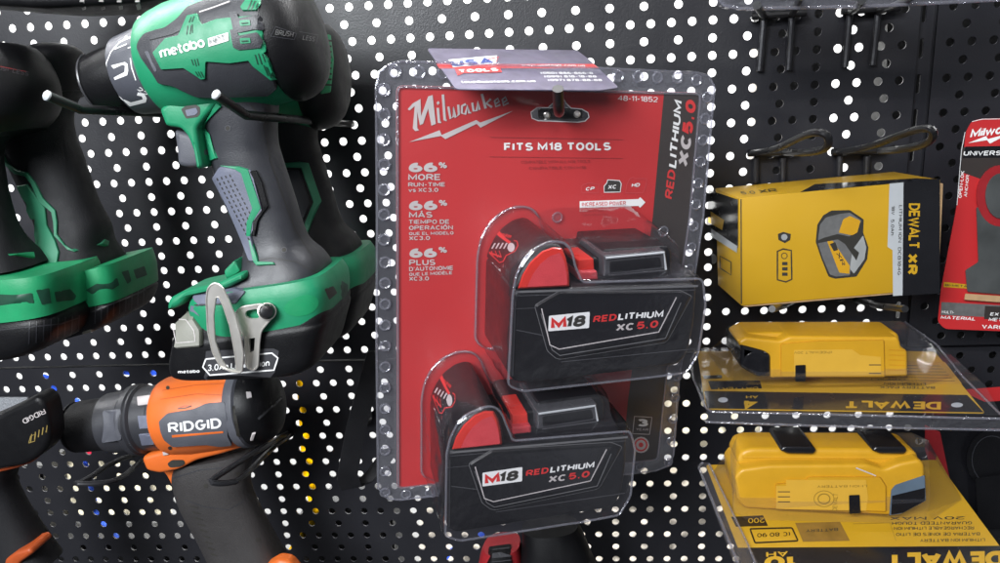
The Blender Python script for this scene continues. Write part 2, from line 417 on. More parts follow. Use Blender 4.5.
# ------------------------------------------------------------------ block lettering drawn with strokes (cap height 1)
def _a(cx, cy, rx, ry, a0, a1, n=8): return [(cx+rx*cos(radians(a0+(a1-a0)*i/n)), cy+ry*sin(radians(a0+(a1-a0)*i/n))) for i in range(n+1)]
W0 = .62
def _glyphs():
    w = W0; h = w/2; G = {}
    bowlT = [(0,.5),(w-.2,.5)]+_a(w-.23,.75,.23,.25,-90,90)+[(0,1)]
    G['A'] = (w+.06, [[(0,0),(h+.03,1),(w+.06,0)],[(.13,.3),(w-.07,.3)]])
    G['B'] = (w, [[(0,0),(0,1)], [(0,1)]+_a(w-.27,.76,.22,.24,90,-90)+[(0,.52)], [(0,.52)]+_a(w-.26,.26,.26,.26,90,-90)+[(0,0)]])
    G['C'] = (w, [_a(h,.5,h,.5,45,315,16)])
    G['D'] = (w, [[(0,0),(0,1)]+_a(w-.35,.5,.35,.5,90,-90,12)+[(0,0)]])
    G['E'] = (w-.08, [[(w-.08,0),(0,0),(0,1),(w-.08,1)],[(0,.51),(w-.14,.51)]])
    G['F'] = (w-.1, [[(0,0),(0,1),(w-.1,1)],[(0,.5),(w-.16,.5)]])
    G['G'] = (w, [_a(h,.5,h,.5,48,330,16)+[(w,.45),(h+.03,.45)]])
    G['H'] = (w, [[(0,0),(0,1)],[(w,0),(w,1)],[(0,.51),(w,.51)]])
    G['I'] = (0, [[(0,0),(0,1)]])
    G['J'] = (w-.15, [[(w-.15,1)]+_a(h-.08,.25,h-.08,.25,0,-180)])
    G['K'] = (w, [[(0,0),(0,1)],[(w,1),(0,.4)],[(.2,.56),(w,0)]])
    G['L'] = (w-.12, [[(0,1),(0,0),(w-.12,0)]])
    G['M'] = (w+.16, [[(0,0),(0,1),(h+.08,.2),(w+.16,1),(w+.16,0)]])
    G['N'] = (w, [[(0,0),(0,1),(w,0),(w,1)]])
    G['O'] = (w, [_a(h,.5,h,.5,0,360,20)])
    G['P'] = (w, [[(0,0),(0,1)], [(0,1)]+_a(w-.27,.73,.27,.27,90,-90)+[(0,.46)]])
    G['Q'] = (w, [_a(h,.5,h,.5,0,360,20),[(h,.25),(w,-.05)]])
    G['R'] = (w, [[(0,0),(0,1)], [(0,1)]+_a(w-.27,.74,.25,.26,90,-90)+[(0,.48)],[(h,.48),(w,0)]])
    G['S'] = (w-.04, [_a(h-.02,.75,h-.04,.25,30,270,10)+_a(h-.02,.25,h-.02,.25,90,-150,10)[1:]])
    G['T'] = (w, [[(0,1),(w,1)],[(h,1),(h,0)]])
    G['U'] = (w, [[(0,1)]+_a(h,.3,h,.3,180,360,10)+[(w,1)]])
    G['V'] = (w, [[(0,1),(h,0),(w,1)]])
    G['W'] = (w+.3, [[(0,1),(.22,0),(h+.15,.9),(w+.08,0),(w+.3,1)]])
    G['X'] = (w, [[(0,0),(w,1)],[(0,1),(w,0)]])
    G['Y'] = (w, [[(0,1),(h,.45),(w,1)],[(h,.45),(h,0)]])
    G['Z'] = (w, [[(0,1),(w,1),(0,0),(w,0)]])
    G['0'] = (w-.04, [_a(h-.02,.5,h-.02,.5,0,360,20)])
    G['1'] = (.22, [[(0,.78),(.22,1),(.22,0)]])
    G['2'] = (w-.06, [_a(h-.03,.7,h-.03,.3,160,-35,10)+[(0,0),(w-.06,0)]])
    G['3'] = (w-.06, [_a(h-.05,.76,h-.05,.24,150,-90,10),_a(h-.03,.27,h-.03,.27,90,-150,10)])
    G['4'] = (w, [[(w-.16,0),(w-.16,1),(0,.3),(w,.3)]])
    G['5'] = (w-.06, [[(w-.1,1),(.06,1),(.02,.53)]+_a(h-.03,.31,h-.03,.31,120,-150,12)])
    G['6'] = (w-.04, [_a(h-.02,.31,h-.02,.31,0,360,16),_a(h+.03,.36,h+.03,.64,180,75,8)])
    G['7'] = (w-.06, [[(0,1),(w-.06,1),(.14,0)]])
    G['8'] = (w-.04, [_a(h-.02,.76,h-.06,.24,0,360,16),_a(h-.02,.27,h-.02,.27,0,360,16)])
    G['9'] = (w-.04, [_a(h-.02,.69,h-.02,.31,0,360,16),_a(h-.07,.64,h+.03,.64,0,-105,8)])
    G['-'] = (.3, [[(0,.42),(.3,.42)]]); G['.'] = (.12, [[(0,0.0),(.13,.0)]]); G[','] = (.02, [[(.02,.02),(0,-.15)]])
    G["'"] = (.0, [[(0,1),(0,.8)]]); G['('] = (.18, [_a(.3,.45,.3,.65,130,230)]); G[')'] = (.18, [_a(-.12,.45,.3,.65,50,-50)])
    G['+'] = (.4, [[(0,.45),(.4,.45)],[(.2,.25),(.2,.65)]]); G['/'] = (.35, [[(0,0),(.35,1)]])
    G['%'] = (.9, [_a(.16,.78,.16,.2,0,360,12),_a(.74,.22,.16,.2,0,360,12),[(.2,0),(.7,1)]])
    G['*'] = (.3, [[(.15,.7),(.15,1)],[(0,.85),(.3,.85)]]); G[':'] = (.12, [[(0,.1),(.12,.1)],[(0,.6),(.12,.6)]])
    x = .72; r = .26
    o = _a(r,x/2,r,x/2,0,360,16)
    G['a'] = (2*r, [o,[(2*r,x),(2*r,0)]]); G['b'] = (2*r, [o,[(0,1),(0,0)]]); G['d'] = (2*r, [o,[(2*r,1),(2*r,0)]])
    G['c'] = (2*r, [_a(r,x/2,r,x/2,45,315,12)]); G['e'] = (2*r, [[(.02,x/2),(2*r,x/2)]+_a(r,x/2,r,x/2,0,310,14)])
    G['h'] = (2*r, [[(0,0),(0,1)],[(0,x-.26)]+_a(r,x-.26,r,.26,180,0)+[(2*r,0)]]); G['n'] = (2*r, [[(0,0),(0,x)],[(0,x-.26)]+_a(r,x-.26,r,.26,180,0)+[(2*r,0)]])
    G['i'] = (0, [[(0,0),(0,x)],[(0,.95),(0,1)]]); G['l'] = (0, [[(0,0),(0,1)]]); G['o'] = (2*r, [o])
    G['m'] = (3.2*r, [[(0,0),(0,x)],[(0,x-.2)]+_a(.8*r,x-.2,.8*r,.2,180,0)+[(1.6*r,0)],[(1.6*r,x-.2)]+_a(2.4*r,x-.2,.8*r,.2,180,0)+[(3.2*r,0)]])
    G['s'] = (.42, [_a(.21,x*.75,.2,x*.25,30,270,8)+_a(.21,x*.25,.21,x*.25,90,-150,8)[1:]]); G['t'] = (.34, [[(.14,1),(.14,.12),(.2,0),(.34,0)],[(0,x),(.34,x)]])
    G['u'] = (2*r, [[(0,x)]+_a(r,.26,r,.26,180,360)+[(2*r,x)],[(2*r,.3),(2*r,0)]]); G['v'] = (2*r, [[(0,x),(r,0),(2*r,x)]])
    G['w'] = (3*r, [[(0,x),(.7*r,0),(1.5*r,x),(2.3*r,0),(3*r,x)]]); G['z'] = (2*r, [[(0,x),(2*r,x),(0,0),(2*r,0)]]); G['k'] = (2*r, [[(0,0),(0,1)],[(2*r,x),(0,.3)],[(.14,.4),(2*r,0)]])
    G['r'] = (.3, [[(0,0),(0,x)],[(0,x-.25)]+_a(.26,x-.25,.26,.25,180,80)]); G['p'] = (2*r, [o,[(0,x),(0,-.3)]]); G['g'] = (2*r, [o,[(2*r,x)]+_a(r,-.05,r,.22,0,-150)])
    G['f'] = (.34, [[(.12,0),(.12,.8),(.34,1)],[(0,x),(.32,x)]]); G['y'] = (2*r, [[(0,x),(r,0)],[(2*r,x),(.12,-.3)]])
    G['@'] = (.8, [_a(.4,.4,.4,.45,-40,300,16),_a(.4,.4,.16,.2,0,360,10)])
    return G
GL = _glyphs()
ACC = {'Á':('A',1),'É':('E',1),'Ó':('O',1),'È':('E',-1)}
def _strokes(P, t):
    """outline strip of an open or closed polyline, mitred"""
    closed = len(P) > 2 and abs(P[0][0]-P[-1][0])+abs(P[0][1]-P[-1][1]) < 1e-4
    Q = [V(p) for p in P]
    if closed: Q = Q[:-1]
    n = len(Q); L = []; R = []
    for i in range(n):
        a = Q[i-1] if (i or closed) else None; c = Q[(i+1) % n] if (i < n-1 or closed) else None
        e1 = (Q[i]-a).normalized() if a is not None else None; e2 = (c-Q[i]).normalized() if c is not None else None
        if e1 is None: e1 = e2
        if e2 is None: e2 = e1
        n1 = V((-e1.y, e1.x)); n2 = V((-e2.y, e2.x)); m = n1+n2
        m = n1 if m.length < .2 else m.normalized()
        k = min(1/max(.3, m.dot(n1)), 1.9)*t/2
        p = Q[i]
        L.append((p.x+m.x*k, p.y+m.y*k)); R.append((p.x-m.x*k, p.y-m.y*k))
    fs = [(i, (i+1) % n, n+(i+1) % n, n+i) for i in range(n if closed else n-1)]
    return L+R, fs
def text_mesh(s, bold=0, shear=0, space=1.0):
    k = (s, bold, shear, space)
    if k in _tc: return _tc[k]
    t = .12+bold*2.8; gap = (.09+t)*space; vs = []; fs = []; x = 0; zi = [0]
    sy = 1-t       # keep the inked height at 1
    for ch in s:
        if ch == ' ': x += .36; continue
        acc = None
        if ch in ACC: ch, acc = ACC[ch]
        w, st = GL.get(ch, GL['-'])
        st = list(st)
        if acc: st = st+[[(w/2-.08*acc,1.12),(w/2+.1*acc,1.3)]]
        for P in st:
            P2 = [(a+x, b*sy+t/2) for a, b in P]
            if len(P2) == 2:    # butt ends get half a stroke more where horizontal
                pass
            v, f = _strokes(P2, t); kk = len(vs); zi[0] = (zi[0]+1) % 4; vs += [(p[0], p[1], zi[0]*.03) for p in v]; fs += [tuple(i+kk for i in q) for q in f]
        x += w+gap
    vs = [(a+b*shear, b*.729, c) for a, b, c in vs]
    _tc[k] = (vs, fs); return _tc[k]
# ------------------------------------------------------------------ pegboard panels (steel, punched in alternating close and wide rows)
PITCH = 12.44
def panel(name, label, x0, x1, z0, z1, zfirst, du, ds):
    hs = []; r = 0; z = zfirst
    while z > z0+4:
        if z < z1-4:
            st, o = (15, du) if r % 2 == 1 else (25, ds)
            k = math.ceil((x0+6-o)/st)
            while o+k*st < x1-6: hs.append((o+k*st, z)); k += 1
        z -= PITCH; r += 1
    b = B(); F = Frame(V((x0, 0, z1)), (1,0,0), (0,0,-1))
    holes = [[(hx-x0+3.1*cos(2*pi*k/16), z1-hz+3.1*sin(2*pi*k/16)) for k in range(16)] for hx, hz in hs]
    b.plate(F, [(0,0),(x1-x0,0),(x1-x0,z1-z0),(0,z1-z0)], holes, -1.3, 0, 'panel_black')
    # folded rim along the bottom and the top
    b.add([(x0,0,z0),(x1,0,z0),(x1,14,z0),(x0,14,z0)], [(0,1,2,3)], 'panel_black')
    b.add([(x0,0,z1),(x1,0,z1),(x1,14,z1),(x0,14,z1)], [(0,1,2,3)], 'panel_black')
    b.add([(x1,0,z0),(x1,0,z1),(x1,14,z1),(x1,14,z0)], [(0,1,2,3)], 'panel_black')
    b.add([(x0,0,z0),(x0,0,z1),(x0,14,z1),(x0,14,z0)], [(0,1,2,3)], 'panel_black')
    return b.build(name, label=label, category='pegboard', group='pegboard panels')
panel('pegboard_panel', 'large black perforated steel panel carrying the green drills and the red battery pack', -760, 221, -257.2, 420, PITCH*33, 0, 0)
panel('pegboard_panel', 'lower black perforated panel under the horizontal seam, behind the orange drill', -760, 760, -560, -259.0, -266.14, -.5, -.5)
panel('pegboard_panel', 'black perforated panel with dark holes at the far right, behind the hanging red blade card', 233, 760, -257.2, 420, PITCH*33, 3.4, 3.4)
# slotted upright between the two upper panels
b = B(); F = Frame(V((219, 5, 360)), (1,0,0), (0,0,-1)); hs = []
k = 0
while 8+k*25 < 590:
    hs.append(rrect(5.5, 6+k*25, 8.5, 20+k*25, 1.4)); k += 1
b.plate(F, [(0,0),(16,0),(16,617),(0,617)], hs, -2, 0, 'panel_black')
b.build('slotted_upright', label='narrow black slotted steel upright in the gap between two perforated panels', category='upright')
# ------------------------------------------------------------------ the red two-battery package
CF = Frame(V((-133.5,-145.8,-36.5)), V((51.1,-84.4,-50.6))-V((-133.5,-145.8,-36.5)), V((-158.2,-132.4,-303.6))-V((-133.5,-145.8,-36.5)))
cs = CF.surf(0.4)
GRP = None
pk = thing('battery_package', 'red and black blister card holding two cordless batteries, hung on the middle hook', 'battery package', CF.P(95, 30, 0))
def L0(pts, d=0): return [CF.l(x, y, d) for x, y in pts]
card = rounded(L0([(396,85),(701,92.5),(690,219),(667,375),(658,460),(397,489)]), 4)
slotpx = [(537,107.5),(548,107.5),(553,103),(556,97.5),(563,97.5),(566,103),(571,108),(582,109),(588,112.5),(589,117),(585,121),(578,122),(538,120.5),(532,118),(531,112)]
slot = rounded(L0(slotpx), 2)
b = B(); b.plate(CF, card, [slot], -.5, 0, 'card_red', 'white_print')
# black column with red and white vertical lettering
b.decal(cs, [(664,92.2),(700.5,93),(689.5,219),(666.5,375),(657.5,459.5),(622,463.5),(628,400),(652.5,219)], 'card_black', off=-.25)
b.stroke(cs, slotpx, 1.1, 'white_print', off=-.2, closed=True)
def T(txt, p0, p1, h, m='white_print', **k): b.text(cs, txt, p0, p1, h, m, off=0, **k)
T('RED', (672.3,199.4), (675.8,170), 7.8, 'red_print', bold=.03, shear=.15)
T('LITHIUM', (675.9,168.5), (682.5,100), 7.8, bold=.03, shear=.15)
T('XC', (687.6,166.8), (692.0,136), 10.5, 'silver_print', bold=.05, shear=.15)
T('5.0', (692.2,134.5), (696.6,100.5), 10.5, 'red_print', bold=.05, shear=.15)
T('48-11-1852', (617.6,100.4), (657.6,102), 5.2, bold=.0)
T('FITS M18 TOOLS', (504,150.7), (611,150.2), 8.0, bold=.035, space=1.08)
T('66', (408.8,172.1), (437.5,171.9), 9.4, 'silver_print', bold=.06); T('%', (438.6,168.4), (447,168.2), 6.4, 'silver_print', bold=.03)
T('MORE', (408.2,180.3), (440.2,180), 6.2, 'silver_print', bold=.02)
T('RUN-TIME', (408.2,186.6), (444.8,186.4), 4.2, 'silver_print', bold=.02)
T('vs XC3.0', (408.5,192), (438.3,191.8), 4.0, 'silver_print', bold=.02)
T('66', (409,210.3), (437.5,210), 9.4, 'silver_print', bold=.06); T('%', (438.8,206), (447.3,205.8), 6.2, 'silver_print', bold=.03)
T('MÁS', (409,217.8), (432.4,217.5), 5.9, 'silver_print', bold=.02)
T('TIEMPO DE', (409,224), (449,223.7), 4.3, 'silver_print', bold=.02)
T('OPERACIÓN', (409,230), (453,229.5), 4.3, 'silver_print', bold=.02)
T('QUE EL MODELO', (409,235.2), (453.6,234.4), 3.1, 'silver_print', bold=.02)
T('XC3.0', (409.2,240.2), (430,239.9), 4, 'silver_print', bold=.02)
T('66', (409.5,257.8), (437,257.5), 9.3, 'silver_print', bold=.06); T('%', (438.6,253), (447,252.8), 6.2, 'silver_print', bold=.03)
T('PLUS', (409.2,265.4), (435.4,265.1), 5.8, 'silver_print', bold=.02)
T("D'AUTONOMIE", (409.2,271.2), (453,269.8), 4.2, 'silver_print', bold=.02)
T('QUE LE MODÈLE', (409.2,276), (452,274.2), 3.1, 'silver_print', bold=.02)
T('XC3.0', (409.2,280.8), (429,280.4), 4, 'silver_print', bold=.02)
# script wordmark and bolt
def PL(pts, m, off=0): b.decal(cs, pts, m, off=off)
Z = lambda x, y: (370+x/3.13, 40+y/3.13)
def zp(l): return [Z(*q) for q in l]
PL(zp([(118,216),(134,198),(158,184),(160,238),(182,176),(196,172),(206,262),(192,268),(182,214),(166,262),(156,266),(148,224),(148,276),(154,282),(142,285),(134,276),(140,206),(124,220)]), 'silver_print')
for seg, wd in (([(212,212),(216,258),(222,256)],8), ([(228,170),(234,250),(240,250)],8), ([(245,208),(252,246),(262,238),(260,210),(268,242),(278,232),(276,202)],7),
    ([(300,200),(288,206),(287,228),(298,232),(306,204),(310,228),(316,226)],7), ([(320,196),(324,222),(334,220),(338,192),(343,218)],7),
    ([(350,168),(362,214)],8), ([(378,184),(364,198),(382,210)],7), ([(392,200),(404,192),(400,182),(390,190),(394,208),(408,202)],6),
    ([(416,196),(428,188),(424,178),(414,186),(418,204),(434,196)],6)):
    b.stroke(cs, zp(seg), wd/3.13, 'silver_print', off=.05, step=20)
PL(zp([(208,196),(214,190),(218,197),(212,203)]), 'silver_print')
PL(zp([(122,319),(218,282),(224,297),(332,250),(345,258),(448,221),(346,274),(334,262),(236,310),(222,300)]), 'silver_print')
# faint rules and small print
b.stroke(cs, [(490,137),(623,139.5)], .5, 'red_faint', off=0); b.stroke(cs, [(490,156.6),(623,158.3)], .5, 'red_faint', off=0)
T('COMPATIBLE WITH ALL M18 TOOLS', (521,163.5), (590,162.6), 3, 'red_faint', bold=.0); T('COMPATIBLE CON M18', (529,169.5), (586,168.6), 2.8, 'red_faint', bold=.0)
# size chart
P8 = lambda x, y: (560+x/6.25, 150+y/6.25)
def p8(l): return [P8(*q) for q in l]
b.stroke(cs, p8([(133,265),(133,228),(150,212),(165,212),(172,205),(205,205),(212,212),(244,214),(240,265)]), .7, 'red_pink', off=.05, closed=True)
xc = p8([(276,264),(276,225),(293,205),(298,186),(325,187),(372,191),(383,210),(376,262)])
PL(xc, 'dark_print', .02); b.stroke(cs, xc, .8, 'white_print', off=.08, closed=True); b.text(cs, 'XC', P8(300,244), P8(354,241), 4, 'white_print', off=.12, bold=.03, shear=.2)
b.stroke(cs, p8([(410,268),(418,215),(436,178),(455,170),(470,178),(543,178),(535,225),(520,266)]), .7, 'red_pink', off=.05, closed=True)
T('CP', P8(162,254), P8(218,250), 3.4, bold=.03, shear=.2);  T('HD', P8(447,231), P8(500,228), 3.6, bold=.03, shear=.2)
PL(p8([(123,320),(490,306),(501,294),(534,327),(500,361),(490,349),(123,362)]), 'white_print', .02)
b.text(cs, 'INCREASED POWER', P8(137,351), P8(412,342), 3.7, 'red_pink', off=.1, bold=.02)
T('MAYOR POTENCIA', P8(130,389), P8(290,385), 2, 'red_faint', bold=0); T('PUISSANCE ACCRUE', P8(135,411), P8(300,408), 2, 'red_faint', bold=0)
# bottom corner marks
q = [(634.5,416.5),(652,417.5),(649.5,434.5),(632.6,433.8)]
b.stroke(cs, q, .8, 'silver_print', off=.05, closed=True); T('3', (638,426.5), (648,426.8), 7.5, bold=.05)
T('YEAR', (636,430.5), (648.5,431), 2.4, 'silver_print')
PL(circ(641,445,8.2), 'silver_print', .02); b.stroke(cs, circ(641,445,5.8), 1.6, 'red_print', off=.1, closed=True, step=3); PL(circ(641,445,2.4), 'red_print', .1)
b.build('printed_card', pk)

# ---- batteries
DF = 70; bs = CF.surf(DF+.3)
FR = lambda x, y: (500+x/4.762, 290+y/4.762)
def make_battery():
    bt = thing('cordless_battery', 'upper of the two black and red cordless batteries sealed in the red package', 'battery', CF.P(*CF.l(605,385,DF/2), DF/2), 'batteries sealed in the red package')
    b = B()   # lower body
    lo = L0([(514,290),(575,288),(698,284),(696,320),(690,352),(680,366),(640,371),(520,385),(511,380)], DF)
    b.prism(CF, rounded(lo, 4), 3, DF, 'battery_black', 3.5, 4)
    # shallow ribs of the housing: side line and corner pads
    b.stroke(bs, [(516,330),(546,336),(552,352),(560,360)], 1.2, 'battery_edge', off=.1)
    b.stroke(bs, [(516,296),(696,290)], 1.0, 'battery_edge', off=.1); b.stroke(bs, [(516,292),(698,286)], 2.2, 'battery_glint', off=.1); b.stroke(bs, [(515.5,300),(514,340),(512.5,376)], 1.3, 'battery_edge', off=.1)
    b.stroke(bs, [(561,362),(693,349)], .9, 'battery_edge', off=.1)
    b.stroke(bs, [(512,309),(536,308)], .8, 'battery_edge', off=.1)
    b.build('body', bt)
    b = B()   # raised bezel and the label inside
    bez = [FR(165,75),(FR(185,60)),FR(280,5),FR(860,2),FR(915,30),FR(800,238),FR(785,250),FR(290,330),FR(265,325),FR(225,290)]
    b.decal(bs, rounded(bez, 2.2), 'battery_black', off=0, th=2.0, inn=2.4)
    b.stroke(bs, rounded(bez, 2.2), .8, 'battery_glint', off=.5, closed=True)  # grey highlights painted along the bezel's outer and inner edges
    b.stroke(bs, [FR(195,112),FR(248,285),FR(285,312),FR(788,230),FR(862,60)], .9, 'battery_glint', off=2.2)
    b.build('bezel', bt)
    b = B(); s2 = CF.surf(DF+2.5)
    b.decal(s2, rounded([FR(192,88),FR(292,32),FR(870,22),FR(752,212),FR(285,300),FR(238,262)], 1.2), 'label_black', off=0)
    b.stroke(s2, [FR(198,88),FR(238,262),FR(282,282),FR(756,200),FR(840,35)], 1.1, 'silver_print', off=.15)
    q = rounded([FR(233,123),FR(428,104),FR(424,181),FR(230,197)], 1.2)
    b.decal(s2, q, 'white_print', off=.15)
    b.text(s2, 'M', FR(243,188), FR(318,181), 11, 'red_print', off=.3, bold=.05, shear=.05)
    b.text(s2, '18', FR(322,181), FR(412,170), 11, 'dark_print', off=.3, bold=.05, shear=.25)
    b.text(s2, 'RED', FR(443,156), FR(558,144), 6.6, 'red_print', off=.2, bold=.035, shear=.2)
    b.text(s2, 'LITHIUM', FR(561,144), FR(782,130), 6.9, 'white_print', off=.2, bold=.035, shear=.2)
    b.text(s2, 'XC', FR(553,196), FR(640,190), 7.2, 'silver_print', off=.2, bold=.035, shear=.2)
    b.text(s2, '5.0', FR(652,187), FR(756,178), 7.2, 'red_print', off=.2, bold=.035, shear=.2)
    b.build('label', bt)
    b = B()   # domed nose that carries the charge gauge
    dome = L0([(514,291),(517,281),(523,269),(532,257),(545,247.5),(556,244.5),(563,246),(567,254),(571,270),(574,290)], DF)
    b.prism(CF, rounded(dome, 2), 3, DF-1, 'battery_black', 4, 4)
    # charge gauge: bars, button and lettering on the curved back of the nose
    ns = b.surf(); Q = lambda x, y: (460+x/5.633, 205+y/5.633)
    for k in range(5): b.decal(ns, [Q(178+k*22,246),(Q(186+k*22,247)),Q(204+k*22,216),Q(196+k*22,214)], 'silver_print', off=.25, step=2)
    b.stroke(ns, [Q(150,255),Q(225,325),Q(245,318),Q(262,285),Q(310,262),Q(328,230),Q(322,205),Q(305,202)], .9, 'red_print', off=.25, step=2)
    for k in range(3): b.stroke(ns, [Q(178+k*22,258),Q(192+k*22,296)], .7, 'red_print', off=.25, step=2)
    b.decal(ns, circ(*Q(290,240), 3.6, ry=4.6), 'silver_print', off=.3, step=2)
    b.text(ns, 'RED', Q(120,300), Q(152,325), 3.4, 'red_print', off=.3, bold=.03); b.text(ns, 'LITHIUM', Q(154,326), Q(218,376), 3.4, 'white_print', off=.3, bold=.03)
    b.text(ns, 'Milwaukee', Q(202,168), Q(290,190), 4, 'red_print', off=.3, bold=.02, shear=.3)
    b.build('nose', bt)
    b = B(); fs = CF.surf(DF-.7)
    b.decal(fs, rounded([(517.5,289),(522,275),(530,262),(542,251),(553,247),(562,248),(566,258),(568.5,272),(569.5,286.5)],1.5), 'red_plastic', off=0, th=1.6, inn=1.5)
    b.decal(CF.surf(DF+1.1), rounded([(527,287),(533,274),(540,264),(550,256),(560,252.5),(564.5,262),(566.8,274),(567.5,284.8)],1.5), 'red_pink', off=0)
    b.build('red_corner_cap', bt)
    b = B()   # rail block with contacts on the deck
    top = lambda d, l: [CF.l(x, y, d) for x, y in l]
    b.prism(CF, rounded(top(52, [(574,289),(575,262),(581,258),(603,258),(604,250),(668,246),(672,252),(672,289)]),1.5), 6, 52, 'battery_black', 2, 3)
    b.prism(CF, rounded(top(60, [(604,277),(604,256),(666,250.5),(668,270)]),1.2), 20, 60, 'battery_edge', 1.5, 3)
    b.prism(CF, rounded(top(60.6, [(610,273),(610,262),(660,257),(662,267)]),1), 40, 60.6, 'battery_black', .5, 2)
    b.tube([CF.w(x, y, 61) for x, y in [(606,258),(664,252.5),(666,269.5)]], .7, 'grey_print', seg=6)
    b.tube([CF.w(x, y, 61) for x, y in [(609,275.5),(665,270.5)]], .5, 'battery_edge', seg=6)
    b.prism(CF, rounded(top(56, [(574,290),(574,282),(696,276),(697,286)]),1.2), 10, 56, 'battery_black', 2, 3)
    b.build('contact_rail', bt)
    b = B(); b.prism(CF, rounded(top(60, [(578.5,281),(578.5,272),(598,271),(599,280)]),1.5), 40, 60, 'red_pink', 1.5, 3)
    b.prism(CF, rounded(top(56, [(578,276),(578,260),(594,258.5),(595,275)]),1), 30, 56, 'red_plastic', 1, 2)
    b.build('red_latch', bt)
    return bt
bat1 = make_battery()
u1 = CF.l(549.4,331.4,DF); u2 = CF.l(483.9,485.6,DF)
DU, DV = u2[0]-u1[0], u2[1]-u1[1]
dd = CF.ex*DU + CF.ev*DV
bat2 = copy_tree(bat1, bat1.location + dd*S)
bat2['label'] = 'lower of the two black and red cordless batteries sealed in the red package'

# ---- clear front sheet, shell: flat flange with rivets, and a domed bubble over each battery
flpx = [(376,88),(379,72),(389,64),(402,61),(600,68),(698,72.5),(709,76),(714.5,87),(703,219),(679,380),(673.5,455),(668,466),(655,471),(560,482),(400,500),(388,499),(378,488),(376.5,340),(377,219)]
b = B(); b.plate(CF, L0(flpx, 0), [inset(card, 1.5) if area(card) > 0 else inset(card, 1.5)], .3, 1.1, 'clear_flange')
b.tube([CF.P(u, v, .8) for u, v in L0(flpx, .8)], .8, 'clear_rivet', seg=6, closed=True)
b.tube([CF.P(u, v, 1.0) for u, v in inset(card, .8)], .7, 'clear_rivet', seg=6, closed=True)
b2_ = B(); V2, Tt = triang(inset(card, -2)); b2_.add([CF.P(u, v, 1.4) for u, v in V2], Tt, 'clear_sheet'); b2_.build('clear_sheet', pk)
riv = [(395,71),(419,72),(443,72.6)]+[(618,76),(637.6,76.8),(657,77.3),(677,77.6),(696,80)]
riv += [(384,89.5+k*25.0) for k in range(7)]+[(385,262+k*20.9) for k in range(12)]
riv += [(707-39*k/17.0, 97+365*k/17.0) for k in range(18)]+[(406,494),(430,492),(640,466)]+[(557,217),(663,231)]
for x, y in riv:
    u, v = CF.l(x, y, 1); rr = 3.1
    b.tube([CF.P(u+rr*cos(a), v+rr*sin(a), 1.7) for a in [2*pi*k/14 for k in range(14)]], .75, 'clear_rivet', seg=6, closed=True)
    V2 = circ(u, v, 2.4, 12); b.add([CF.P(p[0], p[1], 1.6) for p in V2]+[CF.P(u, v, 2.6)], [(i, (i+1) % 12, 12) for i in range(12)], 'clear_flange')
b.build('clear_flange', pk)
from mathutils import noise as _nz
def noise3(a, b, c): return _nz.noise(V((a, b, c)))
def loftpx(b, levels, m, n=64, cap=True):
    R = []
    for pts, d in levels:
        P = [V(p) for p in pts]; P.append(P[0]); Ls = [0]
        for a, c in zip(P, P[1:]): Ls.append(Ls[-1]+(c-a).length)
        r = []; j = 0
        for i in range(n):
            t = Ls[-1]*i/n
            while Ls[j+1] < t: j += 1
            q = P[j].lerp(P[j+1], (t-Ls[j])/max(1e-9, Ls[j+1]-Ls[j]))
            wv = noise3(q.x*.11, q.y*.11, d*.06)*1.3*(1 if 3 < d < DF-3 else .35)
            r.append(CF.P(q.x+wv, q.y+noise3(q.y*.1, d*.07, q.x*.1)*.9, d))
        R.append(r)
    b.rings(R, m, (False, False))
    if cap:
        pts, d = levels[-1]; V2, T = triang(pts); b.add([CF.P(u, v, d) for u, v in V2], T, m)
def bubble(du, dv):
    b = B(); sh = lambda l: [(u+du, v+dv) for u, v in l]
    base = sh(L0([(512,290),(516,272),(524,257),(536,246),(550,240),(563,241),(569,250),(574,268),(580,281),(699,278),(703,300),(696,352),(684,370),(640,376),(520,389),(508,383)], DF))
    base = rounded(base, 3) if area(base) > 0 else rounded(base[::-1], 3)
    lv = [(inset(base, -5), .6), (inset(base, -3.8), 2.5)]+[(inset(base, -3.3+d/50), d) for d in (10,18,26,34,42,50,58)]+[(inset(base, -2), DF-2), (inset(base, -1), DF+2.2), (inset(base, .6), DF+3.6)]
    loftpx(b, lv, 'clear_blister', 110)
    b.tube([CF.P(u+noise3(u*.1, v*.1, 3)*.8, v+noise3(v*.1, u*.1, 5)*.8, DF+2.6) for u, v in inset(base, -.3)], .75, 'clear_rivet', seg=6, closed=True)  # added rim tube, stands for the whitish glint along the front edge
    b.tube([CF.P(u, v, 2.0) for u, v in inset(base, -4.4)], .8, 'clear_rivet', seg=6, closed=True)  # second added tube, another glint line round the base
    b.build('clear_bubble', pk)
    b = B()
    up = [CF.l(x, y, 62) for x, y in [(571,289),(571,252),(577,243),(606,240),(668,236),(678,242),(680,262),(690,286)]]
    up = sh(up); up = up if area(up) > 0 else up[::-1]; up = rounded(up, 3)
    loftpx(b, [(inset(up, -6), .6), (inset(up, -3), 25), (inset(up, -1), 58), (inset(up, .8), 64)], 'clear_blister', 80)
    b.build('clear_bubble', pk)
bubble(0, 0); bubble(DU, DV)

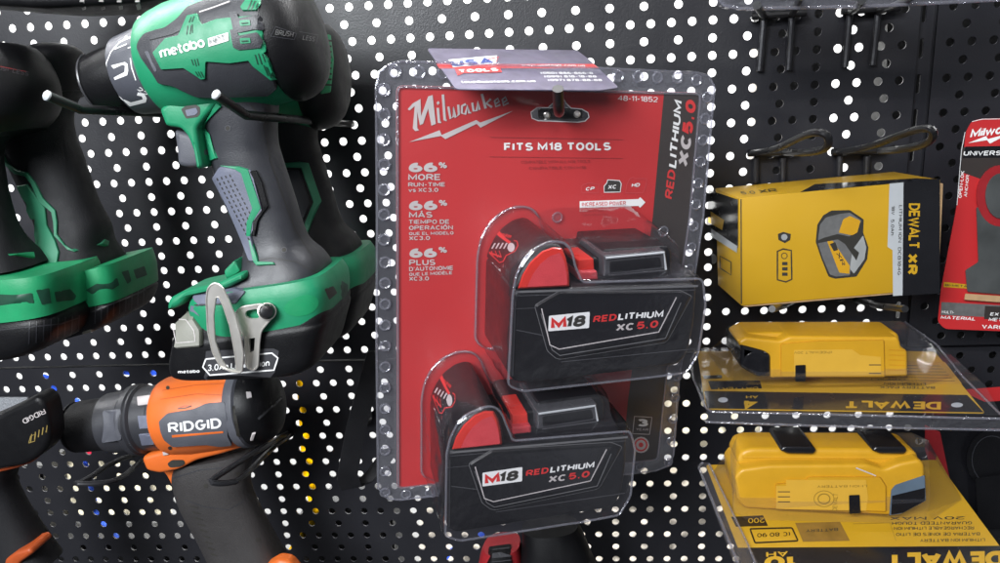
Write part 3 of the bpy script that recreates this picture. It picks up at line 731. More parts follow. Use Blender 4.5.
# ---- hook with the post end and price-plate that holds the pack
b = B(); hk = thing('display_hook', 'single black hook poking through the slot of the red package', 'hook', W(558,112,-20))
yt = CF.w(559,110,8).y-6
b.tube([W(559,112,0)*1, W(559,112,yt+10)], 2.4, 'wire_black', seg=12); yt = min(yt, -160)
b.tube([W(559,112,yt+60), W(559,112,yt+8), W(559,111,yt), W(558.6,106,yt-6), W(558,88.5,yt-14)], 3.1, 'wire_black', seg=14, smooth=2)
b.build('rod', hk)
b = B(); Fh = board_frame(559,112, CF.w(559,112,-8).y)
b.pprism(Fh, rrect(538,108,583,119,3), 0, -2, 0, 'wire_black', .8)
b.lathe(Fh.w(547,115,0), Fh.w(547,115,3), [(0,2.2),(2,2.2),(3,1.4)], 'steel', 12); b.lathe(Fh.w(577,114,0), Fh.w(577,114,3), [(0,2.2),(2,2.2),(3,1.4)], 'steel', 12)
b.build('cross_plate', hk)
# ---- lilac business card lying over the top edge
TF = frame3((427,48,-117), (577,50,-74), (455,88,-166))
b = B(); tp = rounded([TF.l(*q) for q in [(427,48),(577,50),(590,60),(619,87.5),(600,90),(456,89)]], 3)
b.prism(TF, tp, -.6, 0, 'lilac_card', 0); ts = TF.surf(.12)
b.build; Y7 = lambda x, y: (425+x/5.55, 40+y/5.55)
b.decal(ts, [Y7(62,132),Y7(935,132),Y7(968,156),Y7(82,156)], 'red_print', off=.02)
b.decal(ts, [Y7(130,108),Y7(400,84),Y7(395,130),Y7(155,150)], 'white_print', off=.15)
b.text(ts, 'USA', Y7(150,146), Y7(385,128), 6.5, 'blue_print', off=.3, bold=.05, up=(-.5,-1))
b.decal(ts, [Y7(165,155),Y7(412,145),Y7(428,178),Y7(215,182),Y7(182,196)], 'red_print', off=.2)
b.text(ts, 'TOOLS', Y7(195,180), Y7(410,170), 3.4, 'white_print', off=.35, bold=.04, up=(-.5,-1))
b.stroke(ts, [Y7(340,108),Y7(410,92),Y7(395,118)], .8, 'red_print', off=.35)
b.text(ts, 'www.usatools.com.ua', Y7(538,143), Y7(890,146), 2.2, 'white_print', off=.3, bold=.02, up=(-.5,-1))
b.text(ts, '(050) 886-866-8', Y7(645,188), Y7(935,188), 2.4, 'white_print', off=.3, bold=.02, up=(-.5,-1))
b.text(ts, '(099) 818-18-88', Y7(665,207), Y7(955,207), 2.4, 'white_print', off=.3, bold=.02, up=(-.5,-1))
b.text(ts, '(097) 878-88-88', Y7(685,227), Y7(985,227), 2.4, 'white_print', off=.3, bold=.02, up=(-.5,-1))
b.text(ts, 'teuz@usatools.com.ua', Y7(205,238), Y7(615,232), 2.6, 'white_print', off=.3, bold=.02, up=(-.5,-1))
b.build('business_card', label='lilac business card with a red stripe lying across the top of the red package', category='card')
# ------------------------------------------------------------------ green and black drill in front
def axis_pt(F, A, Bp, t, d=0):
    return F.w(A[0]+(Bp[0]-A[0])*t, A[1]+(Bp[1]-A[1])*t, d)
DFm = board_frame(230, 150, -143)
def pxmm(F, x=230, y=150): return 1/((F.w(x+1, y)-F.w(x, y)).length)
def green_drill(name, label, F, sh=(0,0), full=True, hs_=(0,0)):
    """sh: shift in mm inside the frame"""
    k = pxmm(DFm)
    A = DFm.l(88, 86); Bq = DFm.l(287, 38); th = math.atan2(Bq[1]-A[1], Bq[0]-A[0])
    if not full: A = (A[0]-10, A[1]-8); Bq = (Bq[0]-14, Bq[1]+16)
    th = math.atan2(Bq[1]-A[1], Bq[0]-A[0])
    P3 = lambda t: F.P(A[0]+sh[0]+hs_[0]+t/k*cos(th), A[1]+sh[1]+hs_[1]+t/k*sin(th), 0)
    X0, X1 = P3(0), P3(10)
    pr = lambda l: [(t/k, r/k) for t, r in l]
    dr = thing(name, label, 'drill', P3(170), 'green and black drills')
    b = B(); b.lathe(X0, X1, pr([(2,9),(3,18),(5,22),(8,26),(13,28),(34,31),(44,32),(46,36)]), 'black_plastic', 44)
    b.lathe(X0, X1, pr([(9,28.0),(10.2,28.8),(11.4,28.6)]), 'battery_edge', 44)
    b.build('chuck', dr)
    b = B(); b.lathe(X0, X1, pr([(44,34),(45.5,36.5),(47,37),(73,41),(77,41)]), 'ring_grey', 56)
    cs_ = b.surf()
    if full:
        b.stroke(cs_, [(128,36.5),(119,43),(111,52),(106.5,63),(106.5,76),(111,90),(120,102),(131,110)], .9, 'white_print', off=.2, step=2)
        U = lambda l: [(110+(x-250)/6.25, 63+(y-395)/6.25) for x, y in l]
        b.decal(cs_, U([(258,410),(275,430),(330,405),(345,412),(342,450),(275,485),(282,500),(360,470),(366,440),(362,400),(345,388)]), 'white_print', off=.25, step=2)
        b.decal(cs_, [(122,102),(130,106),(146,102),(147,98),(144,93),(138,92),(137,95),(142,96),(143,99),(131,102),(124,99)], 'white_print', off=.25, step=2)
        b.stroke(cs_, [(119,42.5),(139,33.5)], 1.1, 'white_print', off=.2, step=2); b.stroke(cs_, [(115,49),(127,44)], 1, 'white_print', off=.2, step=2)
        b.stroke(cs_, [(128,48),(134,46)], 1, 'white_print', off=.2, step=2)
        b.stroke(cs_, [(130.5,58),(132,68),(136,80)], 1.1, 'white_print', off=.2, step=2)
        b.text(cs_, '22', (137,89), (146,96), 4, 'white_print', off=.25)
        b.text(cs_, '1', (126.5,39), (128,38), 3, 'white_print', off=.25)
    b.build('clutch_ring', dr)
    b = B(); b.lathe(X0, X1, pr([(74,41),(76,44),(79,47.5),(88,51),(104,54.5),(130,56.5),(170,56.5),(200,55.5),(204,55)]), 'green', 64)
    hs = b.surf()
    b.build('housing', dr)
    b = B(); b.lathe(X0, X1, pr([(196,55),(199,57.5),(204,58),(212,56.5),(220,53),(227,46),(232,36),(234,20),(234.5,1)]), 'black_plastic', 64)
    if full:
        es = b.surf()
        b.stroke(es, [(271,36),(294,39.5),(296,33.5),(275.5,26.5),(271,36)], .6, 'grey_plastic', off=.3, step=2)
        b.text(es, 'BRUSH', (275,34.5), (293,37), 5.2, 'pict_grey', off=.3, bold=.0, shear=.1)
        b.text(es, 'LESS', (302,39.5), (314,41.5), 4.8, 'pict_grey', off=.3, bold=.01, shear=.1)
        b.stroke(es, [(299,31.5),(318,35),(315.5,43.5)], .6, 'grey_plastic', off=.3, step=2)
    b.build('rear_cap', dr)
    if full:
        Q = lambda l: [(70+x/6.25, y/6.25) for x, y in l]
        b = B()   # dark armour over the housing
        b.decal(hs, rounded(Q([(425,300),(440,255),(480,210),(560,185),(600,178),(680,120),(740,50),(820,20),(960,-40),(1210,-90),(1240,-30),(1190,80),(1200,150),(1220,300),(1238,330),(1260,390),(1300,540),(1240,590),(900,604),(790,600),(700,560),(650,535),(560,520),(520,455),(450,360)]), 3), 'grey_plastic', off=.2, th=2.2, step=2.5, inn=1.6)
        as_ = b.surf()
        b.decal(as_, rounded(Q([(466,320),(490,318),(545,440),(530,450),(515,420)]), 1), 'rubber_grey', off=.2, step=5)
        b.stroke(as_, Q([(500,250),(640,215),(690,190),(720,130),(790,80)]), .8, 'black_plastic', off=.3, step=3)
        b.stroke(as_, Q([(810,75),(900,45),(1000,8)]), 1.3, 'silver_print', off=.3, step=3)
        b.build('armour', dr)
        b = B()   # green logo shield
        shd = Q([(520,330),(600,240),(680,222),(735,100),(800,85),(812,130),(830,155),(920,120),(1170,95),(1195,120),(1195,200),(1215,235),(1220,330),(1185,350),(1180,370),(1000,395),(855,385),(850,490),(820,495),(800,480),(715,425),(575,435)])
        b.decal(as_, rounded(shd, 1.2), 'green', off=.3, th=1.0, step=2.5, inn=.7)
        ss = b.surf()
        b.stroke(ss, shd, .9, 'green_dark', off=-.2, closed=True, step=3)
        b.text(ss, 'metabo', (160.5,58.5), (206,46.5), 10.5, 'white_print', off=.3, bold=.022, space=.7)
        b.decal(ss, [(208,38.3),(228.3,32.3),(229,40.5),(209,46.6)], 'white_print', off=.4, step=2)
        b.text(ss, 'HPT', (210.5,44.6), (227,39.6), 5.6, 'green_dark', off=1.1, bold=-.005, shear=.2)
        for q in ([(745,140),(760,105)],[(762,138),(777,100)],[(730,215),(738,160)],[(750,213),(758,158)],[(765,150),(765,205)],
                  [(760,370),(772,405)],[(778,368),(790,412)],[(795,365),(805,408)],[(785,445),(803,475)],[(802,445),(820,482)],[(818,445),(834,480)]):
            b.stroke(ss, Q(q), .9, 'green_dark', off=.3, step=3)
        b.build('logo_shield', dr)
        Y = lambda l: [(200+x/6.25, y/6.25) for x, y in l]
        b = B()
        b.decal(as_, rounded(Y([(255,48),(290,0),(310,-40),(395,-40),(372,30),(358,68),(270,70)]), 1), 'green', off=.3, th=1.0, step=4)
        vs = b.surf()
        for q in ([(300,60),(325,0)],[(322,60),(345,5)],[(345,60),(362,20)]): b.stroke(vs, Y(q), 1.2, 'green_dark', off=.3, step=3)
        b.build('vent_grille', dr); b = B()
        b.decal(as_, rounded(Y([(298,370),(320,335),(400,325),(425,370),(478,497),(440,495),(330,410)]), 1), 'green', off=.3, th=1.0, step=4)
        vs = b.surf()
        for q in ([(345,340),(362,400)],[(366,335),(386,400)],[(390,335),(408,385)],[(398,405),(425,470)],[(415,415),(445,485)]):
            b.stroke(vs, Y(q), 1.2, 'green_dark', off=.3, step=3)
        b.build('vent_grille', dr)
        b = B()
        for y0 in (0, 105):
            b.decal(as_, rounded(Y([(195,85+y0),(235,80+y0),(250,120+y0),(362,98+y0),(385,150+y0),(385,190+y0),(250,205+y0),(215,190+y0)]), 1), 'grey_plastic', off=1.9, step=2)
            b.decal(as_, rounded(Y([(258,135+y0),(322,130+y0),(326,162+y0),(262,168+y0)]), 1), 'green', off=2.3, step=2)
            b.stroke(as_, Y([(270,152+y0),(312,148+y0)]), 1.1, 'green_dark', off=2.8, step=2)
        b.build('vent_rib', dr)
    # grip, foot
    o = lambda l: l
    G = B()
    def sec(F, l, kk):      # px sections measured in DFm, moved to frame F
        out = []
        for q in l:
            out.append(q)
        return out
    class SF:               # the same frame, with the shift applied
        def l(s, x, y, d=0): u, v = DFm.l(x, y, d); return (u+sh[0], v+sh[1])
        def P(s, u, v, d=0): return F.P(u, v, d)
    sf = SF()
    G.sweep(sf, [(186,96,275,88,20,2.6),(192,112,276,105,19,2.6),(210,130,275,124,18,2.5),(214,150,276,142,17,2.5),(215,165,280,156,17,2.4),(222,190,287,178,17,2.4),(232,212,294,200,17.5,2.4),(243,232,300,222,18,2.5),(248,248,307,240,20,2.6),(243,262,320,254,25,3),(234,274,326,268,29,3.6),(222,290,324,284,31,4),(216,300,322,296,31,4.5)], 'rubber_black' if not full else 'grey_plastic', k=0, seg=44, sub=4)
    gs = G.surf()
    if full:
        for q_ in ((262,120),(284,250),(228,128)): G.decal(gs, circ(q_[0], q_[1], 2.4, 12), 'dark_print', off=.25, step=2); G.stroke(gs, circ(q_[0], q_[1], 2.7, 12), .5, 'rubber_grey', off=.35, closed=True, step=2)
        G.stroke(gs, [(250,104),(262,118),(267,140),(270,160),(284,200),(296,232),(312,256)], .8, 'dark_print', off=.3, step=3)
        G.stroke(gs, [(247,262),(270,258),(296,262),(318,274)], .8, 'dark_print', off=.3, step=3)
    G.build('grip', dr)
    if full:
        b = B()
        b.pprism(DFm, [(158.5,109),(170,100),(190,95.5),(214,94),(221,98),(203,119),(196,128),(199,150),(202,167),(196,170),(192.5,150),(187,136),(180,128),(165,126)], 22, -10, 22, 'green', 2.5, 3, rnd=2)
        # slim green lines
        b.decal(gs, [(216,101),(222,106),(205,128),(218,158),(212,161),(198,129)], 'green', off=.8, th=.8, step=4)
        sw = DFm.surf(22.1); b.decal(sw, rounded([(181,109),(185,106),(196,104.5),(200,107),(200,114),(197,117),(186,118.5),(184,115)],1.5), 'dark_print', off=.1)
        b.decal(sw, rounded([(185,110),(196,107.5),(198,112),(195,115),(187,116)],1), 'slate', off=.4)
        b.build('trigger_guard', dr)
        b = B(); Ft = board_frame(195,150,-150)
        b.pprism(Ft, [(183,128),(192,131),(205,135),(212,150),(212,164),(200,166),(187,164),(186,148)], 0, -12, 12, 'rubber_grey', 3, 3, rnd=3); b.build('trigger', dr)
        b = B()
        b.decal(gs, rounded([(221,166),(245,168),(252,170),(263,210),(252,236),(258,262),(250,262),(243,240),(228,205),(214,178)], 2), 'slate', off=.5, th=1.2, step=4)
        g2 = b.surf()
        for i in range(14):
            for j in range(4):
                x, y = 217+i*2.4+j*4.2, 178+i*4.6-j*1.2
                if x < 251 and y < 238: b.stroke(g2, [(x,y),(x+1.3,y+2.4)], 1.1, 'dark_print', off=.25)
        b.build('rubber_pad', dr)
        b = B()
        b.decal(gs, [(221.5,165.5),(239,166),(249,169),(262,208),(254,222),(252,236),(248,236),(248,221),(253,208),(242,173),(236,169)], 'green', off=1.2, th=.8, step=4)
        b.decal(gs, rounded([(249,236),(253,240),(259,262),(274,262.5),(276,265),(257,266),(254,262)],.8), 'green', off=.9, th=.8, step=4)
        b.decal(gs, [(250,171),(256,170),(262,182),(268,206),(259,220),(256,236),(254,236),(254,221),(263,208),(257,186)], 'black_plastic', off=1.0, th=1.0, step=4)
        b.build('green_trim', dr)
    else:
        b = B()
        b.decal(gs, [(282,163),(300,161.5),(308,163),(321,201),(312,222),(306,240),(311,258),(306,258),(301,238),(306,221),(313,202),(301,168),(284,167)], 'green_dull', off=.8, th=.8, step=3); b.build('green_trim', dr)
        b = B(); b.decal(gs, rounded([(285,170),(299,170),(310,203),(302,224),(294,206)],1.5), 'grey_plastic', off=.6, th=.8, step=3); b.build('rubber_pad', dr)
    # green band
    b = B(); hd = 37.5
    b.sweep(sf, [(184,298,316,280,hd-2,4.5),(178,312,321,292,hd,5),(184,330,323,308,hd,5),(196,344,322,321,hd-.5,5)], 'green', k=0.97, seg=72, sub=3)
    fs_ = b.surf()
    if full:
        b.decal(fs_, rounded([(283,308),(291,299),(308,294),(318,298),(319,306),(311,314),(297,317),(287,314)], 5), 'green_mid', off=.25, step=4)
        b.decal(fs_, rounded([(324,289),(333,286),(337,293),(329,300)], 1), 'dark_print', off=.25, step=3)
        b.decal(fs_, rounded([(340,285),(352,280),(353,296),(342,300)], 1), 'green_dark', off=.25, step=3)
        b.decal(fs_, rounded([(194,296),(231,287),(240,284),(246,292),(236,304),(200,306),(194,300)], 1.5), 'slate', off=.3, th=.8, step=4)
        b.stroke(fs_, [(196,305),(236,303)], 1, 'dark_print', off=1.2)
        b.decal(fs_, rounded([(178,305),(192,306),(200,316),(176,313)], 1), 'slate', off=.3, step=4)
    b.build('foot_band', dr)
    if full:   # green prong ahead of the foot
        b = B(); Fp = board_frame(235,265,-160)
        b.pprism(Fp, [(179,304),(181,292),(196,284),(228,277),(248,268),(254,267),(255,273),(238,282),(200,290),(192,300)], 0, -14, 16, 'green', 3, 3, rnd=3)
        b.pprism(Fp, [(229,268),(240,257),(246,268),(240,272),(231,276)], 0, -8, 8, 'green', 1.5, 2, rnd=1.5)
        b.build('green_prong', dr)
    # battery pack
    b = B()
    b.sweep(sf, [(176,322,320,304,34,6),(168,335,323,318,36,7),(165,345,322,325,37,7),(164,350,322,330,38,7),(161,368,318,346,38,7),(163,378,312,368,37.5,7),(165,381.5,304,376,35.5,5)], 'black_plastic', k=0.97, seg=72, sub=3)
    ps = b.surf()
    if full:
        b.decal(ps, rounded([(206,351),(234,349.5),(274,348.5),(279,351),(275,372),(270,378),(208,381),(204,378)], 1), 'battery_edge', off=.2, step=6)
        b.stroke(ps, [(206,359),(272,353),(278,358),(274,370),(210,375),(203,367),(206,359)], 1.5, 'white_print', off=.25, step=4)
        b.text(ps, '3.0Ah Lithium-ion', (208,371), (270,366), 6.4, 'white_print', off=.25, shear=.15, bold=.02)
    if full: b.text(ps, 'metabo', (178,373.5), (200,372.5), 3.4, 'white_print', off=.3, bold=.03)
    b.build('battery_pack', dr)
    if full:
        b = B()
        for i in range(4):
            for j in range(5):
                x, y = 326+j*5.5+(i%2)*2.5, 342+i*5.5-j*2.8; b.decal(ps, circ(x, y, 1.1, 6), 'panel_black', off=.3)

        b = B()
        b.decal(ps, rounded([(172,320),(176,315),(190,314),(196,318),(203,330),(203,346),(177,348.5)], 2), 'stone_button', off=.3, th=2.6, step=4, inn=1.4)
        b.stroke(ps, [(177,322),(190,321),(197,331),(198,342),(180,343.5),(177,322)], .7, 'silver_print', off=3.1)
        b.build('battery_latch', dr)
    return dr
mat('stone_button', (.22,.22,.19), .5, bump=.3, bscale=1500)
gd = green_drill('cordless_drill', 'green and black drill hanging in front, steel belt clip on its foot', DFm)
F2 = Frame(DFm.O+V((0,72,0)), DFm.ex, DFm.ev)
back = green_drill('cordless_drill', 'mostly hidden green and black drill right behind the front green one', F2, sh=(1,3), full=False)
vb = B(); bb = [o for o in back.children if o.name.startswith('rear_cap')][0]
tmp = B(); tmp.v = [(v.co+back.location)/S for v in bb.data.vertices]; tmp.f = [tuple(p.vertices) for p in bb.data.polygons]
sv = tmp.surf()
vb.decal(sv, rounded([(322,35),(330,35),(333,60),(330,92),(320,94),(323,60)], 1.5), 'green_mid', off=.3, th=.8, step=3)
for q_ in range(9): vb.stroke(sv, [(324,41+q_*5.4),(330,41.5+q_*5.4)], 1.8, 'dark_print', off=1.4, step=2)
vb.build('vent_grille', back)
# belt clip (bright steel) screwed to the foot
ck = thing('belt_clip', 'shiny steel belt clip screwed to the foot of the front green drill', 'belt clip', W(240,325,-185))
FB = board_frame(235, 330, -190)
def K7(l): return [(150+x/6.25, 270+y/6.25) for x, y in l]
b = B()
def kloop(w0, a, c, e, zz): pass
outer = K7([(360,180),(368,110),(400,80),(425,76),(460,105),(500,190),(540,290),(570,400),(590,520)])+[(243,372),(233,371),(222,366),(214,352),(209,330)]
inner = [(217,297),(214.5,315),(216,340),(222,358),(228,368),(238,369),(236,352),(231,325),(224,304),(220,296)]
o2 = rounded([FB.l(*q) for q in outer], 2); i2 = rounded([FB.l(*q) for q in inner], 1.5)
b.plate(FB, o2, [i2], 0, 1.6, 'steel')
b.tube([FB.P(u, v, 1.6) for u, v in o2], .55, 'steel', seg=6, closed=True); b.tube([FB.P(u, v, 1.6) for u, v in i2], .45, 'steel', seg=6, closed=True)
b.build('wire_loop', ck)
b = B(); FC = board_frame(255, 320, -183)
pl = rounded([FC.l(*q) for q in [(236,312),(243,306),(262,303),(272,306),(274,315),(268,323),(262,330),(260,345),(259,366),(254,370),(247,366),(246,336),(240,330)]], 2.5)
hl = rounded([FC.l(*q) for q in [(247,310),(258,308),(262,313),(259,318),(250,318),(246,315)]], 1.5); h2 = [FC.l(*q) for q in [(250,338),(256,337),(255,350),(251,352)]]
b.plate(FC, pl, [hl, h2], 0, 1.5, 'steel'); b.tube([FC.P(u, v, 1.5) for u, v in pl], .6, 'steel', seg=6, closed=True)
b.build('plate', ck)
b = B(); b.lathe(FC.w(267,311.5,0), FC.w(267,311.5,1), [(1,4.6),(2.5,4.6),(4.5,3.6),(5,2)], 'wire_black', 24); b.lathe(FC.w(267,311.5,0), FC.w(267,311.5,1), [(0,5.2),(2,5.2),(2.2,4.8)], 'steel', 24)
b.build('screw', ck)
# hook prongs: each pair of prongs carries a drill
def prong(px_tip, px_bend, y_tip, base_px, label, tipc='grey_print', r=2.6, group='hook prongs holding the drills', y_bend=None):
    h = thing('hook_prong', label, 'hook', W(*base_px, 0), group)
    b = B(); yb = y_bend if y_bend is not None else y_tip+16
    b.tube([W(*px_tip, y_tip), W(*px_bend, yb), W(*base_px, 0)], r, 'wire_black', seg=12)
    b.build('rod', h)
    b = B(); p = W(*px_tip, y_tip); q = W(*px_bend, yb); a = (p-q).normalized()
    b.lathe(p-a*.5, p+a, [(0,r+.1),(.9,r+.1),(1.5,r*.8),(1.8,r*.3)], tipc, 16); b.build('tip', h)
    return h
prong((216,94.5), (246,115), -197, (352,124), 'short black prong with a bright tip ending over the grip of the front green drill')
prong((47,95.5), (80,109), -205, (250,118), 'black prong with a bright tip crossing under the chuck of the front green drill')
# ---- the pair of green drills at the far left, seen from behind
def rear_drill(label, dx, o, Y, foot, vents):
    F = board_frame(60, 150, Y); d = thing('cordless_drill', label, 'drill', F.w(o[0], o[1], 0), 'green and black drills')
    return F, d
# right one of the pair
F, d = rear_drill('green and black drill seen from behind at the left, second from the left edge', 0, (95, 90), -95, None, None)
b = B()
b.sweep(F, [(30,54,38,46,10,2.2),(26,62,52,42,18,2.2),(27,76,72,47,24,2.2),(30,92,76,66,26,2.2),(36,106,78,90,26,2.3)], 'black_plastic', seg=40, sub=4)
b.build('housing', d)
hs = b.surf()
b2 = B(); b2.decal(hs, rounded([(30,62),(40,60),(45,66),(47,78),(52,92),(46,94),(38,84)],2), 'green', off=.4, th=.8, step=4)
h2_ = b2.surf()
for k in range(3): b2.stroke(h2_, [(35+k*3.4,66),(40+k*3.6,82)], 1.1, 'green_dark', off=.3, step=3)
b2.build('vent_grille', d)
G = B(); G.sweep(F, [(28,96,76,90,18,2.6),(14,118,68,112,18,2.5),(6,140,70,134,18,2.5),(14,165,78,154,18,2.4),(26,190,86,178,18,2.4),(38,215,95,204,19,2.4),(46,235,104,224,21,2.6),(44,252,106,244,25,3),(42,267,112,258,29,3.6),(44,282,114,270,31,4)], 'rubber_black', seg=44, sub=3)
gs = G.surf(); G.build('grip', d)
b = B()
b.decal(gs, [(2,150),(8,162),(18,170),(28,172),(36,182),(44,198),(56,210),(58,222),(58,234),(66,245),(72,249),(100,243),(104,239),(108,241),(107,246),(75,252),(68,250),(55,236),(54,222),(52,212),(40,202),(32,184),(26,176),(16,174),(6,164),(0,155)], 'green_dull', off=.6, th=.8, step=4)
b.decal(gs, [(18,186),(28,184),(46,208),(48,225),(56,240),(60,252),(58,264),(50,268),(44,266),(38,250),(34,232),(24,206)], 'green_dull', off=.6, th=.9, step=4)
b.build('green_trim', d)
def rfoot(F, d, top, bat, slots, ribs=()):
    b = B(); b.sweep(F, top, 'green_mid', k=.97, seg=64, sub=3, n=5); ts_ = b.surf()
    for q in slots: b.decal(ts_, rounded(q, 1), 'green_dark', off=.3, step=4)
    b.build('foot_band', d)
    b = B(); b.sweep(F, bat, 'black_plastic', k=.97, seg=64, sub=3, n=6); ps = b.surf()
    for q in ribs: b.stroke(ps, q, 1.2, 'panel_black', off=.35, step=3)
    b.build('battery_pack', d)
rfoot(F, d, [(40,280,106,266,34,5),(42,296,110,282,35,5),(44,314,112,303,35,5)], [(44,300,110,290,33,5),(44,315,111,302,33.6,5),(42,328,112,308,35,5),(44,338,106,324,34,5),(54,342,98,330,31,4)],
    [[(86,290),(96,284),(117,278),(119,285),(113,289),(92,294)],[(121,272),(128,270),(131,281),(127,284)],[(133,270),(144,266),(147,275),(136,279)]], [[(x, 300-(x-100)*.4),(x-1, 322-(x-100)*.4)] for x in range(96,148,6)]+[[(92,312),(146,290)]])
# leftmost one
F, d = rear_drill('green and black drill cut off by the left edge', 0, (5, 120), -135, None, None)
b = B(); b.sweep(F, [(-60,60,-10,42,24,2.2),(-60,80,24,46,32,2.2),(-56,105,44,76,36,2.2),(-52,124,46,108,36,2.3),(-48,150,34,128,30,2.3)], 'black_plastic', seg=44, sub=4)
hs = b.surf()
b.text(hs, 'BRUSH', (-8,69), (8,71.5), 3.6, 'grey_plastic', off=.3); b.text(hs, 'LESS', (12,72.5), (28,76), 4.2, 'grey_plastic', off=.3)
b.stroke(hs, [(-2,66),(28,72)], .5, 'red_faint', off=.3, step=3)
b.build('housing', d)
G = B(); G.sweep(F, [(-40,120,20,118,17,2.5),(-44,150,-2,146,15,2.4),(-44,180,0,176,14,2.4),(-40,210,6,204,14,2.4),(-40,235,13,228,16,2.6),(-54,252,22,246,22,3),(-70,272,36,264,28,4)], 'rubber_black', seg=40, sub=3)
gs = G.surf(); G.build('grip', d)
b = B(); b.decal(gs, [(-10,254),(33,252.5),(34,258.5),(-10,261)], 'green_mid', off=.5, th=.9, step=4); b.build('green_trim', d)
rfoot(F, d, [(-90,284,38,278,36,5),(-90,302,42,290,37,5),(-90,332,46,318,37,5)], [(-90,307,42,296,35,5),(-90,331,45,318,35.6,5),(-90,340,47,324,36.6,5),(-90,352,48,334,37,5),(-90,364,40,350,36,4.5),(-80,368,26,358,32,4)],
    [[(-10,294),(32,293),(34,303),(-10,307)],[(36,290),(49,288),(51,303),(42,305)],[(54,292),(70,289),(76,296),(74,300),(56,302)]], [[(x, 327-x*.15),(x-1, 350-x*.2)] for x in range(30,80,7)]+[[(0,330),(60,324),(78,318)]])
b = B(); Fl = board_frame(88,328,-125); b.pprism(Fl, [(83,318),(92,318),(95,331),(84,334)], 0, -6, 3, 'stone_button', 1.5, 2, rnd=1); b.build('battery_latch', d)

# ------------------------------------------------------------------ orange drill below
OF = board_frame(200, 430, -85)
od = thing('cordless_drill', 'orange and grey drill hanging under the front green drill, chuck pointing left', 'drill', OF.w(200,430,0))
ko = 1/((OF.w(201,430)-OF.w(200,430)).length)
X0, X1 = OF.w(70,428.0), OF.w(120,422.0)
pr = lambda l: [(t/ko, r/ko) for t, r in l]
b = B(); b.lathe(X0, X1, pr([(3,8),(5,20),(8,23),(13,25),(44,25.5),(52,24)]), 'rubber_black', 44)
b.lathe(X0, X1, pr([(5,20),(6,24.2),(7.5,24.6)]), 'battery_edge', 44); b.build('chuck', od)
b = B(); b.lathe(X0, X1, pr([(43,26),(44,29),(66,30),(70,34),(76,34.5),(78,33)]), 'grey_plastic', 56)
s_ = b.surf()
b.decal(s_, rounded([(103,411),(121,409),(122,440),(102,443)], 2), 'rubber_grey', off=.2, th=.6, step=4)
for k, y in enumerate((398,407,415,423,432,440,446)): b.text(s_, str(k*3+1), (127+abs(k-3)*.6, y), (132+abs(k-3)*.6, y-.5), 3.2, 'silver_print', off=.3)
b.build('clutch_ring', od)
b = B(); b.lathe(X0, X1, pr([(77,33),(80,33.5),(82,31),(98,31.5),(100,33),(108,33.5)]), 'grey_plastic', 56)
s_ = b.surf(); b.decal(s_, rounded([(138,416),(153,415),(154,428),(140,429)],1), 'slate', off=.3, th=.8, step=4); b.decal(s_, rounded([(139,434),(154,433),(155,444),(142,445)],1), 'slate', off=.3, th=.8, step=4)
b.decal(s_, rounded([(137,397),(152,395),(153,404),(138,406)],1), 'silver_print', off=.2, th=.5, step=4)
b.build('gear_collar', od)
b = B(); b.lathe(X0, X1, pr([(100,31),(103,35),(109,37.5),(128,39),(150,38.5),(175,37.5),(184,36.5)]), 'orange', 64)
hs = b.surf()
R5 = lambda l: [(130+x/6.25, 370+y/6.25) for x, y in l]
b.stroke(hs, R5([(300,240),(340,225),(385,225)]), .9, 'orange_dark', off=.3, step=3); b.stroke(hs, R5([(300,243),(350,238),(385,226)]), .9, 'dark_print', off=.3, step=3)
b.stroke(hs, R5([(190,185),(420,150),(600,160)]), .6, 'orange_dark', off=.25, step=3); b.stroke(hs, R5([(200,130),(410,95),(590,85)]), .6, 'orange_dark', off=.25, step=3)
for q_ in ((168,388),(226,386),(170,448)): b.decal(hs, circ(q_[0], q_[1], 1.9, 12), 'dark_print', off=.3, step=2)
b.build('housing', od)
b = B(); b.decal(hs, rounded(R5([(185,320),(240,270),(400,245),(480,210),(598,200),(610,290),(640,465),(560,472),(480,462),(270,475),(215,430),(195,380)]), 2), 'rubber_grey', off=.3, th=1.4, step=5)
ls = b.surf()
b.stroke(ls, R5([(187,318),(242,268),(400,243),(482,208),(598,198)]), .8, 'dark_print', off=-.6, step=3)
b.text(ls, 'RIDGID', R5([(242,394)])[0], R5([(574,362)])[0], 10.2, 'white_print', off=.3, bold=.025)
b.decal(ls, R5([(262,407),(582,382),(583,393),(264,422)]), 'orange', off=.3, step=5)
b.build('logo_plate', od)
b = B(); b.lathe(X0, X1, pr([(176,37),(180,38.5),(186,38.5),(188,36),(194,35.5)]), 'rubber_grey', 56)
b.lathe(X0, X1, pr([(188,36.8),(193,36.6),(202,34),(209,29),(213,21),(215,8)]), 'black_plastic', 56)
s_ = b.surf(); b.decal(s_, rounded([(246,392),(251,392),(252,398),(247,399)],.8), 'silver_print', off=.4, th=.8); b.decal(s_, rounded([(252,433),(256,432),(253,440),(250,440)],.8), 'silver_print', off=.4, th=.8)
b.stroke(s_, [(258,419),(275,404),(282,397)], 2.4, 'battery_edge', off=.4, step=3)
b.decal(s_, rounded([(232,406),(234.5,406),(238,422),(240,437),(237,436),(233,420)], .8), 'dark_print', off=.5, step=3)
b.build('rear_cap', od)
b = B(); Ft = board_frame(190, 460, -85)
b.pprism(Ft, [(141,458),(150,455),(162,452),(170,446),(190,444),(215,442),(246,440),(246,447),(220,455),(196,461),(179,470),(160,474),(146,471)], 17, -17, 17.5, 'orange', 3, 3, rnd=3)
b.pprism(Ft, [(160,470),(172,466),(176,472),(177,486),(179,498),(174,500),(171,486),(166,476)], 8, -7, 8, 'orange', 2, 3, rnd=2)
